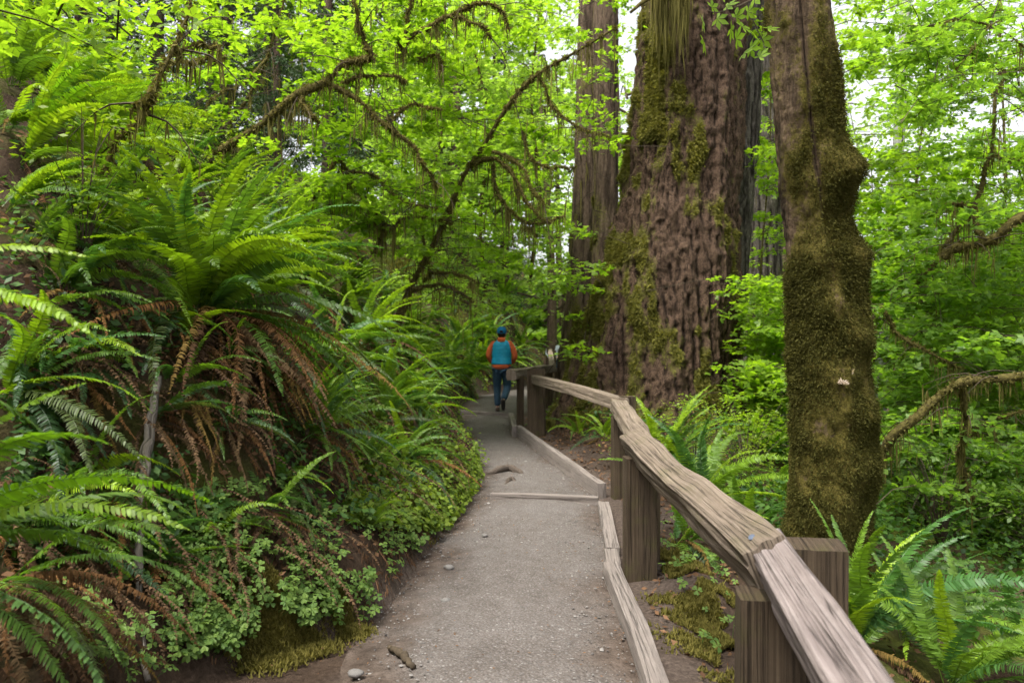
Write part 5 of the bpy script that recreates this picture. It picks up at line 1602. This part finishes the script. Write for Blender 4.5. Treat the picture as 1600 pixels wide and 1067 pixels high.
def hand_chain(w, fw, dn):
    """verts, edges, radii of a half closed hand: palm and five fingers; w wrist, fw forward, dn down"""
    w, fw, dn = map(lambda v: np.asarray(v, float), (w, fw, dn))
    sd = np.cross(fw, dn)
    V = [w + fw * .05]; E = []; Rr = [.026]
    for k, (o_, l_) in enumerate(((-.03, .065), (-.01, .075), (.01, .07), (.03, .055))):
        b = len(V)
        V += [w + fw * .09 + sd * o_, w + fw * (.09 + l_ * .5) + sd * o_ + dn * .012, w + fw * (.09 + l_ * .8) + sd * o_ + dn * .04]
        Rr += [.0105, .0095, .008]; E += [(0, b), (b, b + 1), (b + 1, b + 2)]
    b = len(V)
    V += [w + fw * .055 - sd * .045, w + fw * .09 - sd * .055 + dn * .015]
    Rr += [.012, .009]; E += [(0, b), (b, b + 1)]
    return V, E, Rr

def person(loc, rz, label, top, vest, cap, pants, stride=True, scale=1.0, hoodc=None):
    t = empty('person', loc, rz)
    t.scale = (scale,) * 3
    tag(t, label, 'person')
    if stride:
        LK, LA, RK, RA = (-.10, .10, .51), (-.09, .06, .09), (.115, .06, .50), (.06, -.30, .26)
    else:
        LK, LA, RK, RA = (-.09, .03, .50), (-.09, .0, .09), (.09, .03, .50), (.09, 0, .09)
    V = [(0, 0, .97), (0, 0, 1.15), (0, .01, 1.36), (0, .0, 1.47), (0, .015, 1.55), (0, .03, 1.62), (0, .03, 1.70),
         (-.09, 0, .90), LK, LA, (.09, 0, .90), RK, RA,
         (-.185, .0, 1.41), (-.255, -.045, 1.15), (-.17, .13, 1.0), (.185, .0, 1.41), (.265, -.035, 1.14), (.18, .14, 1.0),
         (LA[0], LA[1] + .12, .04), (RA[0], RA[1] - .02 if stride else RA[1] + .12, RA[2] - .16 if stride else .04)]
    E = [(0, 1), (1, 2), (2, 3), (3, 4), (4, 5), (5, 6), (0, 7), (7, 8), (8, 9), (0, 10), (10, 11), (11, 12), (2, 13), (13, 14), (14, 15), (2, 16), (16, 17), (17, 18), (9, 19), (12, 20)]
    Rr = [(.13, .095), (.12, .085), (.135, .09), .05, .05, (.075, .09), (.06, .075), .085, .052, .035, .085, .052, .035, .05, .038, .027, .05, .038, .027, .03, .03]
    for wi, w in ((15, V[15]), (18, V[18])):
        inw = np.array([-np.sign(w[0]) * .8, .55, -.2]); inw /= np.linalg.norm(inw)
        hv, he, hr = hand_chain(w, inw, np.array([0, 0, -1.0]) - inw * (-inw[2]) * -1 * 0)
        b = len(V)
        V += [tuple(v) for v in hv]; Rr += hr
        E += [(a_ + b, c_ + b) for a_, c_ in he] + [(wi, b)]
    skin('body', V, E, Rr, CLOTH['skin'], t)
    # jacket with sleeves: its own skin, a little larger than the body
    JV = [(0, 0, .95), (0, 0, 1.15), (0, .01, 1.33), (0, .0, 1.44), (-.175, -.005, 1.40), (-.245, -.03, 1.29), (-.275, -.045, 1.15), (-.215, .06, 1.04), (-.175, .12, 1.0), (.175, -.005, 1.40), (.248, -.03, 1.29), (.283, -.04, 1.14), (.225, .07, 1.04), (.185, .13, 1.0)]
    skin('jacket', JV, [(0, 1), (1, 2), (2, 3), (2, 4), (4, 5), (5, 6), (6, 7), (7, 8), (2, 9), (9, 10), (10, 11), (11, 12), (12, 13)],
         [(.165, .125), (.15, .11), (.165, .115), .075, .085, .07, .062, .052, .042, .085, .07, .062, .052, .042], CLOTH[top], t)
    skin('trousers', [(0, 0, 1.0), (-.088, 0, .88), (-.095, .04, .68), LK, ((LK[0] + LA[0]) / 2, (LK[1] + LA[1]) / 2 - .01, (LK[2] + LA[2]) / 2), (LA[0], LA[1], LA[2] + .02),
                      (.088, 0, .88), (.1, .06, .69), RK, ((RK[0] + RA[0]) / 2, (RK[1] + RA[1]) / 2 - .01, (RK[2] + RA[2]) / 2), (RA[0], RA[1], RA[2] + .02)],
         [(0, 1), (1, 2), (2, 3), (3, 4), (4, 5), (0, 6), (6, 7), (7, 8), (8, 9), (9, 10)], [(.17, .13), .12, .104, .084, .08, .068, .12, .104, .084, .08, .068], CLOTH[pants], t)
    rings([(0, 0, .90, .165, .13), (0, 0, .93, .19, .145), (0, 0, .98, .192, .145), (0, 0, 1.03, .18, .135)], CLOTH[top], 'jacket_hem', t)
    if vest:
        rings([(0, 0, .985, .185, .14), (0, 0, 1.01, .205, .15), (0, 0, 1.15, .195, .142), (0, 0, 1.28, .205, .145), (0, .0, 1.38, .20, .135), (0, -.005, 1.44, .165, .115), (0, -.005, 1.49, .085, .085)], CLOTH[vest], 'vest', t,
              ridge=lambda z: .035 * np.abs(np.sin(z * np.pi / .075)))
        rings([(0, -.03, 1.43, .085, .075), (0, -.045, 1.47, .088, .085), (0, -.04, 1.52, .078, .078), (0, -.02, 1.545, .065, .07)], CLOTH[top], 'hood', t)
    rings([(0, .02, 1.53, .05, .055), (0, .012, 1.58, .078, .09), (0, .02, 1.64, .088, .102), (0, .025, 1.70, .085, .10), (0, .03, 1.755, .05, .06)], CLOTH['hair'], 'hair', t)
    if cap:
        rings([(0, .02, 1.625, .094, .108), (0, .02, 1.665, .099, .114), (0, .022, 1.71, .095, .108), (0, .025, 1.75, .072, .082), (0, .03, 1.772, .025, .03)], CLOTH[cap], 'cap', t)
        v = np.array([(math.cos(a_) * r_, .022 + math.sin(a_) * r_ * 1.1 - (.0), 1.655 - .02 * (r_ > .1)) for r_ in (.09, .17) for a_ in np.linspace(R(30), R(150), 12)])
        v[12:, 1] += .0
        f = np.array([(k, k + 1, k + 13, k + 12) for k in range(11)])
        mk('cap_brim', v, f, CLOTH[cap], t)
        rings([(0, -.086, 1.64, .024, .008), (0, -.09, 1.662, .033, .012), (0, -.086, 1.684, .024, .01)], CLOTH['hair'], 'cap_opening', t)
    # a face: nose, ears
    skin('nose', [(0, .12, 1.66), (0, .135, 1.625)], [(0, 1)], [.012, .016], CLOTH['skin'], t, sub=1)
    for s_ in (-1, 1):
        rings([(s_ * .093, .03, 1.60, .01, .018), (s_ * .097, .028, 1.63, .012, .026), (s_ * .095, .03, 1.655, .009, .016)], CLOTH['skin'], 'ear', t, n=10)
        rings([(s_ * .033, .118, 1.635, .004, .004), (s_ * .033, .122, 1.645, .012, .006), (s_ * .033, .118, 1.655, .004, .004)], CLOTH['sole'], 'eye', t, n=8)
    rings([(0, .115, 1.575, .004, .004), (0, .121, 1.58, .022, .006), (0, .115, 1.586, .004, .004)], CLOTH['orange'], 'mouth', t, n=8)
    # shoes
    def shoe(A, pitch):
        s = empty('tmp', (0, 0, 0))
        V = [(0, -.06, .045), (0, .0, .05), (0, .09, .04), (0, .17, .035)]
        m_ = Matrix.Translation(Vector(A)) @ Matrix.Rotation(pitch, 4, 'X') @ Matrix.Translation(Vector((0, 0, -.10)))
        V = [tuple(m_ @ Vector(v)) for v in V]
        W = [tuple(m_ @ Vector(v)) for v in [(0, -.075, .01), (0, .03, .012), (0, .18, .012)]]
        bpy.data.objects.remove(s)
        sh = skin('shoe', V, [(0, 1), (1, 2), (2, 3)], [(.045, .05), (.048, .055), (.048, .042), (.035, .03)], CLOTH['shoe'], t)
        skin('sole', W, [(0, 1), (1, 2)], [(.046, .018), (.048, .018), (.036, .018)], CLOTH['sole'], sh)
    shoe((LA[0], LA[1], LA[2] + .01), 0)
    shoe((RA[0], RA[1], RA[2]), R(-68) if stride else 0)
    return t
person((-0.205, 15.85, 0.035), R(-4), 'hiker in teal vest, orange sleeves and blue cap walking away up the trail', 'orange', 'teal', 'blue', 'denim', scale=.955)
person((1.57, 30.0, Hs(1.57, 30) + .02), R(170), 'second walker in a pale shirt almost hidden behind the trunk pair', 'pale', None, None, 'denim', stride=False, scale=.97)
